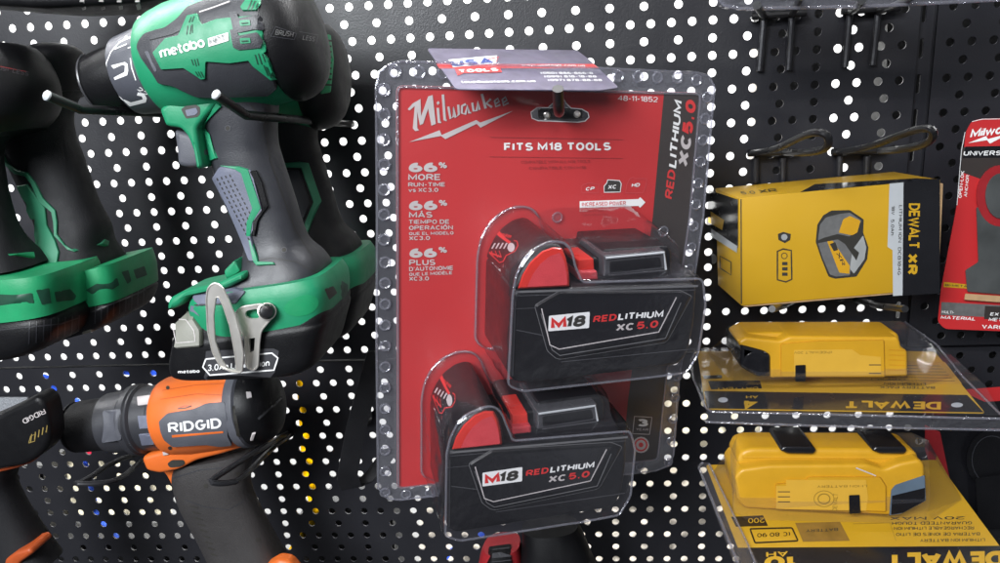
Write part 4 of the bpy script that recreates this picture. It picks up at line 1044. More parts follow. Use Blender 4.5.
Fs = Ft.surf(17.8); b.decal(Fs, rounded([(167,464),(172,460),(184,460),(185,464),(180,467),(170,468)], 2), 'dark_print', off=0)
b.decal(Fs, rounded([(162,448),(168,447),(169,455),(163,456)],1), 'silver_print', off=.1, th=.8)
b.build('trigger_guard', od)
G = B(); G.sweep(OF, [(176,462,254,448,14,2.6),(174,478,250,464,16,2.6),(180,500,250,488,17,2.5),(190,520,258,508,17,2.5),(204,545,270,532,18,2.5),(214,566,282,556,21,2.6),(216,590,296,582,24,3)], 'grip_grey', seg=44, sub=4)
gs = G.surf()
G.stroke(gs, [(174,478),(200,470),(222,468)], .9, 'grey_plastic', off=.3, step=3); G.stroke(gs, [(185,500),(205,507),(228,510),(246,500)], .7, 'grey_plastic', off=.2, step=3)
for k in range(9): G.stroke(gs, [(190+k*2.6,506+k*6),(198+k*2.4,508+k*6)], 1.2, 'dark_print', off=.25, step=3)
for q_ in ((238,474),(206,486),(258,540)): G.decal(gs, circ(q_[0], q_[1], 2.3, 12), 'dark_print', off=.25, step=2)
G.build('grip', od)
b = B(); Fo = board_frame(285,560,-100)
b.pprism(Fo, [(262,574),(268,563),(280,556),(292,558),(306,575),(260,590)], 0, -4, 6, 'orange', 4, 3, rnd=3); b.build('foot_band', od)
# wire cradle of the orange drill
hk = thing('wire_hook', 'double black wire hook with a closed end holding up the orange drill', 'hook', W(285,435,0))
b = B(); b.tube([W(288,433,0), W(262,448,-110), W(216,477,-150), W(209,482,-155), W(222,484,-150), W(240,481,-140), W(272,448,-40), W(292,434,0)], 2.1, 'wire', seg=10, smooth=1); b.build('rod', hk)
hk = thing('wire_hook', 'double black wire hook under the chuck of the orange drill', 'hook', W(140,452,0))
b = B(); b.tube([W(150,450,0), W(112,462,-60), W(84,482,-95), W(72,484,-100), W(98,484,-95), W(120,480,-80), W(142,460,-20)], 2.1, 'wire', seg=10, smooth=1); b.build('rod', hk)
# ---- second orange-edged drill at the bottom left corner (rear end, badge upside down)
LF = board_frame(30, 430, -110)
ld = thing('cordless_drill', 'dark drill with a rusty orange edge in the bottom left corner, badge upside down', 'drill', LF.w(20,430,0))
b = B(); b.pprism(LF, [(-60,440),(0,414),(26,401),(36,396),(44,403),(48,418),(50,438),(47,448),(38,458),(24,466),(0,470),(-60,476)], 24, 8, 24, 'black_plastic', 4, 4, rnd=5)
s_ = b.surf()
b.text(s_, 'RIDGID', (44,408.5), (22,419.5), 5.2, 'silver_print', off=.3, bold=.01)
for k in range(5): b.stroke(s_, [(31+k*3.8,442-k*2.4),(32+k*3.8,434-k*2.2)], 1, 'bronze_print', off=.3)
b.stroke(s_, [(29,443),(35,441),(36,434),(31,436),(29,443)], .8, 'bronze_print', off=.3)
b.build('housing', ld)
b = B(); b.tube([LF.w(-40,478,10), LF.w(0,470.5,12), LF.w(25,464,14), LF.w(36,458,12), LF.w(48,446,10)], [3.0,3.0,2.6,2.2,1.4]+[1.2]*40, 'orange_dark', seg=10, smooth=2); b.build('orange_edge', ld)
G = B(); G.sweep(LF, [(-60,462,22,460,17,2.5),(-50,485,12,480,17,2.5),(-40,510,22,505,17,2.5),(-30,535,36,528,18,2.5),(-20,570,56,560,22,2.6)], 'rubber_black', seg=40, sub=3); G.build('grip', ld)
b = B(); Fz = board_frame(30,550,-120); b.pprism(Fz, [(8,575),(14,552),(24,545),(38,541),(42,546),(28,556),(24,580)], 0, -12, 10, 'orange_dark', 2.5, 3, rnd=2); b.build('foot_band', ld)
b = B(); Fm = board_frame(10,405,-6); b.pprism(Fm, [(-20,398),(27,398),(27,402),(0,414),(-20,420)], 0, -2, 0, 'speckle', 0)
b.build('metal_plate', label='pale speckled metal plate on the board at the left edge above the dark drill', category='plate')
# ---- blurred power tool base along the top left
tf = frame3((0,0,-120), (170,0,-110), (0,40,-120))
tb = thing('tool_base', 'dark ribbed tool base hanging into view along the top left edge', 'tool', tf.w(60,0,0))
b = B(); tf2 = board_frame(80, 0, -115)
b.pprism(tf2, [(-60,-60),(200,-60),(176,2),(158,6),(120,9),(60,11.5),(20,9),(-60,2)], 0, -30, 20, 'black_plastic', 4, 3, rnd=5)
s_ = b.surf()
b.build('body', tb)
b = B()
for x in (80,99,117,135): b.decal(s_, rounded([(x,0),(x+5,0),(x+6,8),(x+2,9)],1), 'silver_print', off=.4, th=.5)
b.build('slots', tb)
b = B(); tf3 = board_frame(260, -4, -60); b.pprism(tf3, [(150,-30),(500,-40),(480,-3),(300,-2),(200,1),(150,4)], 0, -20, 4, 'black_plastic', 2, 2, rnd=2)
b.build('dark_strip', label='dark strip across the very top of the picture above the green drill', category='strip') if False else None
# ---- black strap behind the red package
st = B(); 
pts = [W(378,350,-60), W(368,385,-62), W(358,420,-64), W(352,450,-64), W(347,478,-62), W(352,488,-58), W(362,484,-50), W(378,468,-40), W(392,448,-34)]
st.ribbon(pts, (7.5, 3, 0), 1.6, 'rubber_black'); st.build('hanging_strap', label='black fabric wrist strap looping down left of the red package', category='strap')
b = B(); b.lathe(W(362,416,-1), W(362,416,-8), [(0,9),(8,9),(14,8),(18,6)], 'grey_plastic', 24); b.build('round_knob', label='small grey round knob on the board behind the black strap', category='knob')
# ---- red and black tool under the lower battery
rt = thing('power_tool', 'black and red tool just peeking in under the lower battery of the red package', 'tool', W(540,560,-70))
rf = board_frame(540,550,-70)
b = B(); b.sweep(rf, [(522,528,578,524,16,2.4),(522,540,584,536,20,2.6),(520,556,590,552,24,2.8),(516,580,600,576,28,3)], 'black_plastic', seg=40, sub=3); b.build('body', rt)
b = B(); b.sweep(rf, [(484,546,520,542,16,2.6),(480,556,522,552,18,2.8),(476,580,526,576,20,3)], 'red_dim', seg=36, sub=3); s_ = b.surf()
b.decal(s_, rounded([(489,549),(511,546),(513,570),(487,570)],2), 'black_plastic', off=.4, th=2, step=4)
for k in range(4): b.stroke(s_, [(493,553+k*4),(510,551+k*4)], .9, 'battery_edge', off=2.8)
b.build('head', rt)
# ------------------------------------------------------------------ yellow and black carton lying on two hooks
BF = frame3((739.3,198,-75), (940.4,179.5,-68), (740.6,306,-76))
kk = (BF.w(740,250)-BF.w(741,250)).length
BW = BF.l(940.4, 179.5)[0]; BH = BF.l(740.6, 306)[1]
DP = 60
bx = thing('battery_box', 'yellow and black cardboard battery box lying on its side across two hooks', 'box', BF.P(BW/2, BH, -DP/2))
b = B()
b.prism(BF, rrect(0, 0, BW, BH, .6, 2), -DP, 0, 'yellow_card', .5, 2)
bs_ = BF.surf(.12)
# right third: black band and a slanting grey strip
b.decal(bs_, [(898,182.6),(939.8,179),(939.8,293.4),(897.2,296)], 'label_black', off=0)
b.decal(bs_, [(889.5,183.5),(903.5,182.3),(902.5,295.4),(893,296),(892.5,250),(887.5,247)], 'grey_print', off=.08)
b.stroke(bs_, [(741,199),(741.5,304)], 1.2, 'dark_print', off=.05)
C5 = lambda x, y: (690+x/3.754, 170+y/3.754)
b.text(bs_, 'LITHIUM ION', C5(785,132), C5(782,272), 3.3, 'dark_print', off=.2, bold=.01, up=(1,0)); b.text(bs_, 'DCB184G', C5(781,290), C5(779,395), 3.3, 'dark_print', off=.2, bold=.01, up=(1,0))
b.text(bs_, '18V', C5(757,135), C5(756,168), 3.2, 'dark_print', off=.2, bold=.01, up=(1,0)); b.text(bs_, '5.0Ah', C5(755,185), C5(754,245), 3.2, 'dark_print', off=.2, bold=.01, up=(1,0))
b.text(bs_, 'DEWALT', C5(822,125), C5(820,292), 11, 'yellow_card', off=.2, bold=.028, up=(1,0), space=.75)
b.text(bs_, 'XR', C5(818,315), C5(816,392), 10, 'yellow_card', off=.2, bold=.05, up=(1,0))
# printed picture of the battery
def d5(l, m, off=.2, r=1.2): b.decal(bs_, rounded([C5(*q) for q in l], r), m, off=off)
d5([(472,270),(478,205),(500,170),(530,152),(600,150),(652,185),(650,235),(670,290),(665,335),(625,400),(545,408),(520,400),(492,330)], 'dark_print', .15)
d5([(480,265),(488,205),(510,178),(560,165),(600,160),(645,190),(600,250),(555,240),(500,255)], 'pict_grey', .2)
d5([(480,275),(555,260),(615,300),(600,395),(548,400),(525,392),(498,330)], 'pict_grey', .22)
d5([(558,235),(575,185),(600,172),(640,190),(628,235),(608,245)], 'yellow_plastic', .25)
d5([(610,300),(650,245),(662,290),(655,335),(615,390),(600,370)], 'pict_light', .25)
d5([(515,268),(535,265),(600,360),(598,390),(560,385)], 'yellow_plastic', .28, .6)
d5([(525,278),(545,270),(556,300),(540,305)], 'dark_print', .32, .5)
d5([(580,275),(590,270),(635,310),(625,340)], 'dark_print', .32, .5)
b.text(bs_, 'XR', C5(548,312), C5(572,360), 3.6, 'dark_print', off=.34, up=(1,-.3))
b.stroke(bs_, [C5(*q) for q in [(328,305),(350,296),(380,302),(382,410),(360,420),(328,412)]], 1.4, 'dark_print', off=.2, closed=True)
for k in range(3): b.decal(bs_, [C5(346,345+k*20),C5(366,345+k*20),C5(366,357+k*20),C5(346,357+k*20)], 'dark_print', off=.22)
b.stroke(bs_, [C5(*q) for q in circ(354,322,11,10)], .7, 'dark_print', off=.22, closed=True)
b.decal(bs_, [C5(*q) for q in [(330,240),(350,232),(378,240),(376,262),(356,274),(332,262)]], 'dark_print', off=.2); b.decal(bs_, [C5(*q) for q in circ(354,252,12,12)], 'pict_light', off=.26)
# ink on the top and the left end
TFb = Frame(BF.P(0,0,0), BF.ex, -BF.n); ts_ = lambda px, py, off=0: TFb.w(px, py, off) 
tp = Frame(BF.P(0,-.1,0), BF.ex, -BF.n); 
def tops(px, py, off=0): return tp.w(px, py, off)
b.decal(tops, [(800,192),(938,179),(915,178.2),(815,184)], 'label_black', off=.1)
b.text(tops, 'XR', (760,193), (778,191.5), 4, 'dark_print', off=.15, up=(-.7,-1)); b.text(tops, '5.0', (742,194.5), (756,193.5), 3.6, 'dark_print', off=.15, up=(-.7,-1))
lp = Frame(BF.P(-.1,0,0), BF.n, BF.ev)
def lefts(px, py, off=0): return lp.w(px, py, off)
b.decal(lefts, [(709,190),(738,199.5),(738,248),(706,230)], 'label_black', off=.1)
b.decal(lefts, [(708.5,210),(724,220),(722,230),(708,222)], 'yellow_card', off=.2)
b.decal(lefts, [(706,225),(737,246),(737,253),(706,233)], 'grey_print', off=.25)
b.stroke(lefts, [(720,256),(731,262),(731,275),(720,268)], 1.1, 'dark_print', off=.25, closed=True)
b.decal(lefts, circ(713,259,4,10,5), 'pict_grey', off=.25)
b.build('carton', bx)
b = B()   # worn brown flap at the open right end and along the bottom
b.prism(BF, rrect(BW+.3, 3, BW+3.2, BH+.8, .6, 2), -DP+4, -2, 'cardboard', .4, 2)
b.prism(BF, rrect(2, BH+.2, BW-1, BH+1.4, .4, 2), -DP+2, -1, 'cardboard', .3, 2)
b.build('end_flap', bx)

# ------------------------------------------------------------------ clamshells with yellow batteries
def clamshell(label, corners, pxcard, blabel):
    F = frame3(*corners); c = thing('blister_pack', label, 'blister pack', F.P(80, 40, 0), 'yellow battery blister packs')
    return F, c
def batt_in_shell(F, bl, fpoly, y, dep, foot, details, parent_label):
    pass
# upper pack
SF1 = Frame(V((62.8,-23.9,-247.6)), V((242,-41.1,-245.3))-V((62.8,-23.9,-247.6)), V((55,-107.1,-261.6))-V((62.8,-23.9,-247.6)))
c1 = thing('blister_pack', 'upper clear clamshell with a yellow battery, printed card upside down in front', 'blister pack', SF1.P(90, 40, 0), 'yellow battery clamshell packs')
b = B(); px1 = [(697,351),(906,351),(935,352),(985,413),(706,409)]
b.prism(SF1, rounded([SF1.l(*q) for q in px1], 2), -.6, 0, 'yellow_card')
s1 = SF1.surf(.1)
b.decal(s1, [(704,391),(967,395),(984,412.5),(707,408.5)], 'label_black', off=0)
b.decal(s1, rounded([(708,381),(760,380.5),(762,388.5),(711,389.5)],1), 'label_black', off=.05)
E6 = lambda x, y: (680+x*.32, 290+y*.32)
b.text(s1, 'BATTERY', (758,387), (716,387.5), 3.6, 'yellow_card', off=.15, bold=.0)
b.text(s1, 'DEWALT', (941,402), (846,400.5), 7.6, 'yellow_card', off=.15, bold=.04, space=.8)
b.text(s1, '4', (758,399.5), (744,399.5), 9.5, 'yellow_card', off=.15, bold=.06); b.text(s1, 'AH', (758,395.5), (746,395.5), 3, 'yellow_card', off=.15)
b.decal(s1, circ(723,400,5,14,2.6), 'grey_print', off=.12); b.decal(s1, circ(957,405,6,14,2.4), 'grey_print', off=.12)
b.decal(s1, rounded([(703,375.5),(722,375),(722,378.5),(704,379)],1), 'label_black', off=.05)
for k, (y, x0, x1, t) in enumerate(((383,926,884,'LITHIUM ION'),(386.5,935,880,'BATTERY PACK'),(378.5,905,870,'COMPACT'))): b.text(s1, t, (x0,y), (x1,y-.4), 2.4, 'dark_print', off=.15)
b.decal(s1, [(840,360),(945,362),(962,384),(838,383)], 'card_tan', off=.02)
for k in range(6): b.stroke(s1, [(850+k*2,365+k*3),(940+k*3,366+k*3)], .5, 'dark_print', off=.08)
b.build('printed_card', c1)
def yellow_batt(label, F, face, D, notch=None):
    t = thing('yellow_battery', label, 'battery', F.w(*face[0], 0), 'yellow batteries sealed in clamshells')
    return t
FY1 = board_frame(820, 350, -88)
t1 = yellow_batt('yellow battery in the upper clamshell, small dark square code on its sticker', FY1, [(820,378)], 40)
b = B()
b.pprism(FY1, [(741,338),(748,333),(896,333),(900,336),(901,348),(740,350)], -9, -34, -9, 'yellow_plastic', 3, 4, rnd=2)
b.pprism(FY1, [(738,342),(746,337.5),(780,341),(790,336.5),(898,337.5),(901,342),(901.5,348),(908,351),(908.5,377),(770,378.5),(768,356),(742,349.5)], 0, -30, 0, 'yellow_plastic', 2.2, 4, rnd=2)
b.tube([FY1.w(x, y, -9.5) for x, y in [(745,336),(893,336)]], .8, 'yellow_plastic', seg=8)
ys = FY1.surf(.15)
b.decal(ys, rounded([(781,344),(818,341),(884,340),(885,377),(781,377)],1.5), 'yellow_plastic', off=0, th=1.6)
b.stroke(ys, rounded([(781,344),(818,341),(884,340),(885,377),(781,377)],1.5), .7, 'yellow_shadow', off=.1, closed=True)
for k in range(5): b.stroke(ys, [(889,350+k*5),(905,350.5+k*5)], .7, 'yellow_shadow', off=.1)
b.build('shell', t1)
b = B(); y2 = FY1.surf(2.0)
b.decal(y2, [(794,350),(852,349.5),(860,355),(881,357),(881,375),(794,376)], 'sticker_yellow', off=0)
b.text(y2, '(P)DEWALT 20V', (832,351), (794,351.5), 2.5, 'dark_faint', off=.1)
b.stroke(y2, [(869,365),(881,365)], .9, 'dark_print', off=.1); b.stroke(y2, [(869,373.5),(881,373.5)], .9, 'dark_print', off=.1)
b.build('sticker', t1)
b = B(); b.decal(ys, rounded([(795,365),(806,364.5),(806,382),(795,382)],1.5), 'label_black', off=.3, th=2.6); b.build('release_slot', t1)
b = B(); b.pprism(FY1, [(741,345),(764,351),(771,355),(771,378),(756,377),(740,367)], 2, -40, 2, 'label_black', 2.5, 3, rnd=2); b.build('black_terminal', t1)
# the clear shell: tray over the battery, wide flange and the rolled front lip
b = B()
def shell_loft(FR_, low, high, n=4):
    R = [[P for P in low], [P for P in high]]
    b.rings(R, 'clear_dim', (False, True))
lowp = [SF1.w(x, y, .5) for x, y in [(722,372),(706,352),(730,345),(930,345),(962,374),(925,386),(740,386)]]
hip = [W(x, y, yy) for x, y, yy in [(733,354,-82),(739,326,-52),(758,321,-48),(900,321,-48),(914,327,-55),(914,374,-92),(762,380,-96)]]
shell_loft(None, lowp, hip); b.build('clear_shell', c1)
b = B()
fl = [SF1.l(x, y, 1) for x, y in [(694,348),(690,362),(700,400),(708,411),(985,416),(1002,416),(985,385),(940,345)]]
V2, Tt = triang(fl); b.add([SF1.P(u, v, 1) for u, v in V2], Tt, 'clear_dim')
b.tube([SF1.w(x, y, 1) for x, y in [(700,343),(691,360),(693,378),(706,408),(712,412),(850,415),(960,418),(1012,419)]], .9, 'clear_rivet', seg=8)
lip = [SF1.w(x, y, 1) for x, y in [(706,411),(780,413.5),(880,416),(1015,418.5)]]; lip2 = [p+V((0,1.5,-9)) for p in lip]; lip3 = [p+V((0,7,-10.5)) for p in lip]
for A_, B_ in ((lip, lip2), (lip2, lip3)):
    b.add(A_+B_, [(i, i+1, i+5, i+4) for i in range(3)], 'clear_flange')
b.tube(lip2, .8, 'clear_rivet', seg=8)
b.tube([SF1.w(x, y, 1.2) for x, y in [(1000,414),(962,376),(936,344),(905,322)]], .8, 'clear_rivet', seg=8)
b.build('clear_flange', c1)
# lower pack
SF2 = Frame(V((58.3,-79.4,-316.4)), V((235.9,-55.4,-332.6))-V((58.3,-79.4,-316.4)), V((67.7,-164.5,-339.2))-V((58.3,-79.4,-316.4)))
c2 = thing('blister_pack', 'lower clear clamshell with a yellow battery, cut off by the bottom edge', 'blister pack', SF2.P(90, 40, 0), 'yellow battery clamshell packs')
b = B(); px2 = [(706,465),(830,463),(936,460),(1012,563),(1030,590),(762,600),(744,563)]
b.prism(SF2, rounded([SF2.l(*q) for q in px2], 2), -.6, 0, 'yellow_card')
s2 = SF2.surf(.1)
b.decal(s2, [(735,548),(1004,546),(1030,590),(758,598)], 'label_black', off=0)
b.decal(s2, [(731,517),(763,515.5),(768,526),(736,527)], 'label_black', off=0); b.text(s2, '200', (765,517.8), (748,518.5), 5, 'yellow_card', off=.1)
b.stroke(s2, rounded([(750,529),(792,528),(798,541),(755,543)],1.5), 1.6, 'label_black', off=.05, closed=True); b.text(s2, '(C 80 90', (790,532), (757,533.5), 4, 'label_black', off=.1)
b.decal(s2, [(795,523),(840,522),(850,541),(803,542)], 'pict_brown', off=.05); b.text(s2, 'BATTERY', (838,528), (806,529.5), 3, 'dark_print', off=.12)
b.stroke(s2, [(853,524),(890,523),(896,541)], .5, 'dark_faint', off=.08)
b.text(s2, '10', (797,555), (764,557), 12, 'yellow_card', off=.12, bold=.05); b.text(s2, 'AH', (788,551), (766,552), 5.5, 'yellow_card', off=.12, bold=.02)
b.text(s2, 'DEWALT', (1004,551), (888,553), 16, 'yellow_card', off=.12, bold=.055, space=.8)
for (x0, x1, y, t) in ((966,890,519,'20V MAX'),(972,892,524,'GUARANTEED TOUGH'),(974,894,529,'RECHARGEABLE LITHIUM ION'),(980,896,535,'BATERIA DE IONES DE LITIO'),(985,920,541,'LITHIUM ION BATTERY')): b.text(s2, t, (x0,y-2.6), (x1,y-2), 3.2, 'dark_print', off=.12, bold=.01)
b.build('printed_card', c2)
FY2 = board_frame(830, 480, -120)
t2 = yellow_batt('yellow battery in the lower clamshell with a dark blue grey end window', FY2, [(830,514)], 40)
b = B()
b.pprism(FY2, [(737,462),(742,452),(752,449),(910,450),(918,454),(921,466),(900,474),(745,478)], -9, -34, -9, 'yellow_plastic', 3.5, 4, rnd=2.5)
b.pprism(FY2, [(735,478),(741,470),(770,466),(868,465),(884,470),(900,464),(920,460),(925,465),(926,498),(902,515),(888,516),(745,509),(737,500)], 0, -34, 0, 'yellow_plastic', 2.4, 4, rnd=2.5)
b.tube([FY2.w(x, y, -9.5) for x, y in [(742,457),(914,458)]], .8, 'yellow_plastic', seg=8)
b.tube([FY2.w(x, y, -2) for x, y in [(772,470),(868,469),(884,474),(899,468)]], .9, 'yellow_plastic', seg=8)
ys = FY2.surf(.15)
b.decal(ys, rounded([(776,484),(805,482),(808,477),(880,477),(886,486),(886,512),(776,508)],1.2), 'yellow_plastic', off=0, th=2)
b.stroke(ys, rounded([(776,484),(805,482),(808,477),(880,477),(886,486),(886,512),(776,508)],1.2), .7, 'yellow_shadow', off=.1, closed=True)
b.stroke(ys, [(856,468),(876,476)], 1.2, 'silver_print', off=.1)
b.build('shell', t2)
b = B(); y2 = FY2.surf(2.4)
b.decal(y2, [(776,486),(786,486),(786,480),(866,480),(868,498),(866,511),(776,509)], 'sticker_yellow', off=0)
b.stroke(y2, circ(824,499,10,20,8), .7, 'dark_faint', off=.1, closed=True); b.stroke(y2, circ(824,499,6,14,5), 1.2, 'dark_faint', off=.1, closed=True)
b.text(y2, 'DEWALT', (837,511), (838,494), 4.6, 'dark_faint', off=.1)
for yy in (492,497,502): b.stroke(y2, [(778,yy),(790,yy)], .9, 'dark_print', off=.1)
b.text(y2, 'LI-ION BATTERY', (867,485), (817,485.5), 2.4, 'dark_faint', off=.1)
b.build('sticker', t2)
b = B(); b.decal(ys, rounded([(848.5,495),(860,494.5),(861,514),(849,514.5)],1.5), 'label_black', off=.3, th=3); b.build('release_slot', t2)
b = B(); b.decal(ys, rounded([(889,516),(891,490),(895,485),(925,475),(926,501),(902,514)],1.5), 'window_blue', off=.2, th=1); b.decal(ys, [(891,515),(892,496),(925,488),(925,501),(903,513)], 'label_black', off=1.4); b.build('end_window', t2)
for x0, x1 in ((780,817), (872,908)):
    b = B(); b.pprism(FY2, [(x0,451),(x0+4,447),(x1-3,447),(x1,451),(x1-3,455),(x0+8,454.5)], -6, -36, -6, 'label_black', 1.5, 3, rnd=1.5); b.build('black_rail', t2)
b = B()
lowp = [SF2.w(x, y, .5) for x, y in [(733,512),(712,474),(735,460),(930,452),(962,500),(925,524),(748,520)]]
hip = [W(x, y, yy) for x, y, yy in [(730,452,-118),(738,434,-85),(755,431,-80),(912,433,-80),(928,440,-85),(930,500,-122),(740,505,-124)]]
shell_loft(None, lowp, hip); b.build('clear_shell', c2)
b = B()
fl = [(697,466),(702,462),(710,463),(758,563),(772,600),(748,600)]
b.add([SF2.w(x, y, 1) for x, y in fl], [tuple(range(6))], 'clear_flange')
b.tube([SF2.w(x, y, 1) for x, y in [(702,463),(699,468),(738,563),(750,596)]], 1.0, 'clear_rivet', seg=8); b.tube([SF2.w(x, y, 2) for x, y in [(709,464),(748,545),(768,596)]], .7, 'clear_rivet', seg=8)
b.build('clear_flange', c2)

# ------------------------------------------------------------------ red and black saw blade card at the right edge
RF_ = frame3((962,119,-32), (1060,117,-32), (938,328,-34))
rp = thing('blade_pack', 'red and black hanging card with an oval saw blade, cut off by the right edge', 'blade pack', RF_.w(1000,120,0))
b = B(); q = [(972,121),(982,118.5),(1062,117),(1048,333),(945,329),(938,322),(941,290),(958,200),(962,170),(966,132)]
b.prism(RF_, rounded([RF_.l(*p) for p in q], 2.5), -.6, 0, 'card_red'); rs = RF_.surf(.1)
b.decal(rs, [(962,147),(1060,145),(1050,250),(988,245),(984,180),(961,172)], 'card_black', off=0)
b.decal(rs, [(941.5,302),(1050,308),(1048,320),(940.5,315)], 'pict_grey', off=.05); b.decal(rs, [(985,306),(1050,309),(1048,322),(984,319)], 'card_black', off=.08)
b.decal(rs, [(965.5,146.5),(1060,144.5),(1059,157),(962.8,158)], 'label_black', off=.03)
b.stroke(rs, [(972,121.5),(982,119),(1060,117.8)], .6, 'white_print', off=.1); b.stroke(rs, [(965,132),(961.5,150),(957,205)], .6, 'white_print', off=.1)
b.text(rs, 'Milwaukee', (970,138), (1034,129), 8.5, 'white_print', off=.1, bold=.03, shear=.35, space=.8)
b.decal(rs, [(968,143),(986,136),(988,139),(1010,133),(990,143.5),(987,140)], 'white_print', off=.1)
b.text(rs, 'UNIVERSAL', (963.5,155.5), (1012,155), 4.6, 'white_print', off=.15, bold=.02, shear=.15)
b.text(rs, 'OPEN-LOK', (961.5,198), (964.5,171), 3.6, 'white_print', off=.15, bold=.02); b.text(rs, 'ANCHOR', (967,197), (969.3,175), 3.2, 'white_print', off=.15, bold=.01)
b.decal(rs, [(944,282),(973,285),(972.5,289),(943.5,287)], 'yellow_card', off=.1); b.text(rs, 'BI-METAL', (945,286), (970,287.6), 2, 'dark_print', off=.15)
b.text(rs, 'MULTI-', (941.5,313), (954,314), 2.8, 'white_print', off=.15, bold=.01, shear=.15); b.text(rs, 'MATERIAL', (940.5,318.8), (975,320.6), 3.2, 'white_print', off=.15, bold=.02, shear=.15)
b.text(rs, 'EXTREME', (990,315.5), (1022,317), 3.2, 'white_print', off=.15, bold=.02, shear=.15); b.text(rs, 'METAL', (988.5,321), (1010,322), 3.4, 'white_print', off=.15, bold=.02, shear=.15)
b.text(rs, 'VARIETY', (982,328.5), (1016,330), 4, 'white_print', off=.15, bold=.02)
b.build('printed_card', rp)
b = B()
b.decal(rs, circ(1000,196,24,28,31), 'red_dim', off=.3, th=2.2); b.decal(rs, circ(1001,196,16,24,23), 'teal_steel', off=2.7, th=1)
b.decal(rs, rounded([(976,207),(1030,205),(1040,298),(967,292),(965,270),(978,262)],2), 'teal_steel', off=.4, th=2)
b.build('saw_blade', rp)
b = B(); b.decal(rs, rounded([(965,293.5),(1045,299),(1044,306),(964,300)],1), 'cardboard', off=2.6, th=1); b.build('blade_tooth_edge', rp)

# ------------------------------------------------------------------ black double hooks on the right
def dhook(label, legs, top, arms, r=2.4, group='double hooks on the right'):
    h = thing('double_hook', label, 'hook', W(*legs[0][0], -3), group)
    for a, c in legs:
        b = B(); b.tube([W(*a, -4), W(*c, -3.2)], r, 'wire', seg=10); b.build('leg', h)
    b = B(); b.tube([W(*top[0], -7), W(*top[1], -7)], r*1.15, 'wire_black', seg=10); b.build('bar', h)
    for am in arms:
        b = B(); b.tube([W(x, y, yy) for x, y, yy in am], r, 'wire_black', seg=10, smooth=2); b.build('prong', h)
    return h
dhook('empty double wire hook at the top, left one beside the middle pack', [((764,18),(759.5,71)),((792,17),(788.5,70))], ((752,16),(806,12)), [[(764,16,-5),(761,12,-60),(757,5,-120)],[(792,14,-5),(796,8,-60),(800,-4,-120)]])
dhook('empty double wire hook at the top, right one beyond the dark holes', [((850,13),(845,67)),((878,13),(872.5,65))], ((842,11),(900,7)), [[(850,12,-5),(856,8,-60),(862,0,-120)],[(878,11,-5),(895,6,-60),(915,-6,-120)]])
dhook('double black wire hook with a long looped arm above the yellow box, left of two', [((756,158),(756,182)),((783,158),(783,184))], ((748,153),(796,152)), [[(752,153,-8),(775,150,-50),(800,137,-95),(816,131,-120),(829,135,-125),(828,149,-118),(805,153,-95),(785,152,-40)]])
dhook('double black wire hook with a long looped arm above the yellow box, right of two', [((840,156),(839,180)),((867,156),(866,180))], ((832,152),(884,150)), [[(838,152,-8),(870,147,-50),(905,133,-100),(925,127,-125),(935,131,-130),(930,143,-120),(905,149,-95),(880,151,-40)]])
# hooks under the box
for x in (775, 810, 848):
    pass
uh = thing('double_hook', 'dark wire hook running under the yellow box, carrying the upper clamshell', 'hook', W(850,300,0), 'double hooks on the right')
for (x0, x1) in ((795,772), (855,905)):
    b = B(); b.tube([W(x0, 300, -3), W((x0+x1)/2, 306, -60), W(x1, 309, -110)], 2.3, 'wire_black', seg=10); b.build('prong', uh)
b = B(); b.tube([W(790, 299, -5), W(868, 297, -5)], 2.6, 'wire_black', seg=10); b.build('bar', uh)
# a clear pack hanging into view at the top right, and dark goods hanging at the lower right
tc_ = thing('blister_pack', 'bottom edge of a clear plastic pack hanging in at the top right', 'blister pack', W(860,0,-100))
b = B(); Ft_ = board_frame(860, 0, -100)
b.prism(Ft_, rounded([Ft_.l(*q) for q in [(716,-40),(717,-2),(724,5),(740,8),(860,6),(1010,-1),(1020,-40)]], 3), -14, 0, 'clear_flange', 2, 3)
b.tube([Ft_.w(*q, 0) for q in [(716,-40),(717,-2),(724,5),(740,8.5),(860,6.5),(1010,-1)]], 1.1, 'clear_rivet', seg=8); b.build('clear_shell', tc_)
b = B(); b.prism(Ft_, [Ft_.l(*q) for q in [(730,-40),(732,-4),(1010,-10),(1010,-40)]], -8, -6, 'lilac_card'); b.build('printed_card', tc_)
dk = thing('blade_pack', 'dark card with red trim hanging low at the right edge behind the clamshells', 'blade pack', W(975,400,-30))
b = B(); Fd = board_frame(970, 420, -30)
b.prism(Fd, rounded([Fd.l(*q) for q in [(935,392),(1040,392),(1040,600),(1010,600),(930,470)]], 3), -2, 0, 'label_black'); s_ = Fd.surf(.1)
b.decal(s_, [(958,390),(1040,384),(1040,398),(985,402)], 'card_red'); b.decal(s_, [(925,425),(940,432),(952,490),(946,510),(935,480),(925,450)], 'red_dim')
b.build('printed_card', dk)
b = B(); b.decal(s_, circ(992,460,26,24,30), 'black_plastic', off=1, th=3); b.decal(s_, rounded([(975,478),(1006,474),(1008,530),(978,528)],3), 'black_plastic', off=1, th=5); b.stroke(s_, circ(992,460,20,24,24), .8, 'grey_plastic', off=4.2, closed=True); b.build('round_blade', dk)
for k in range(2): pass
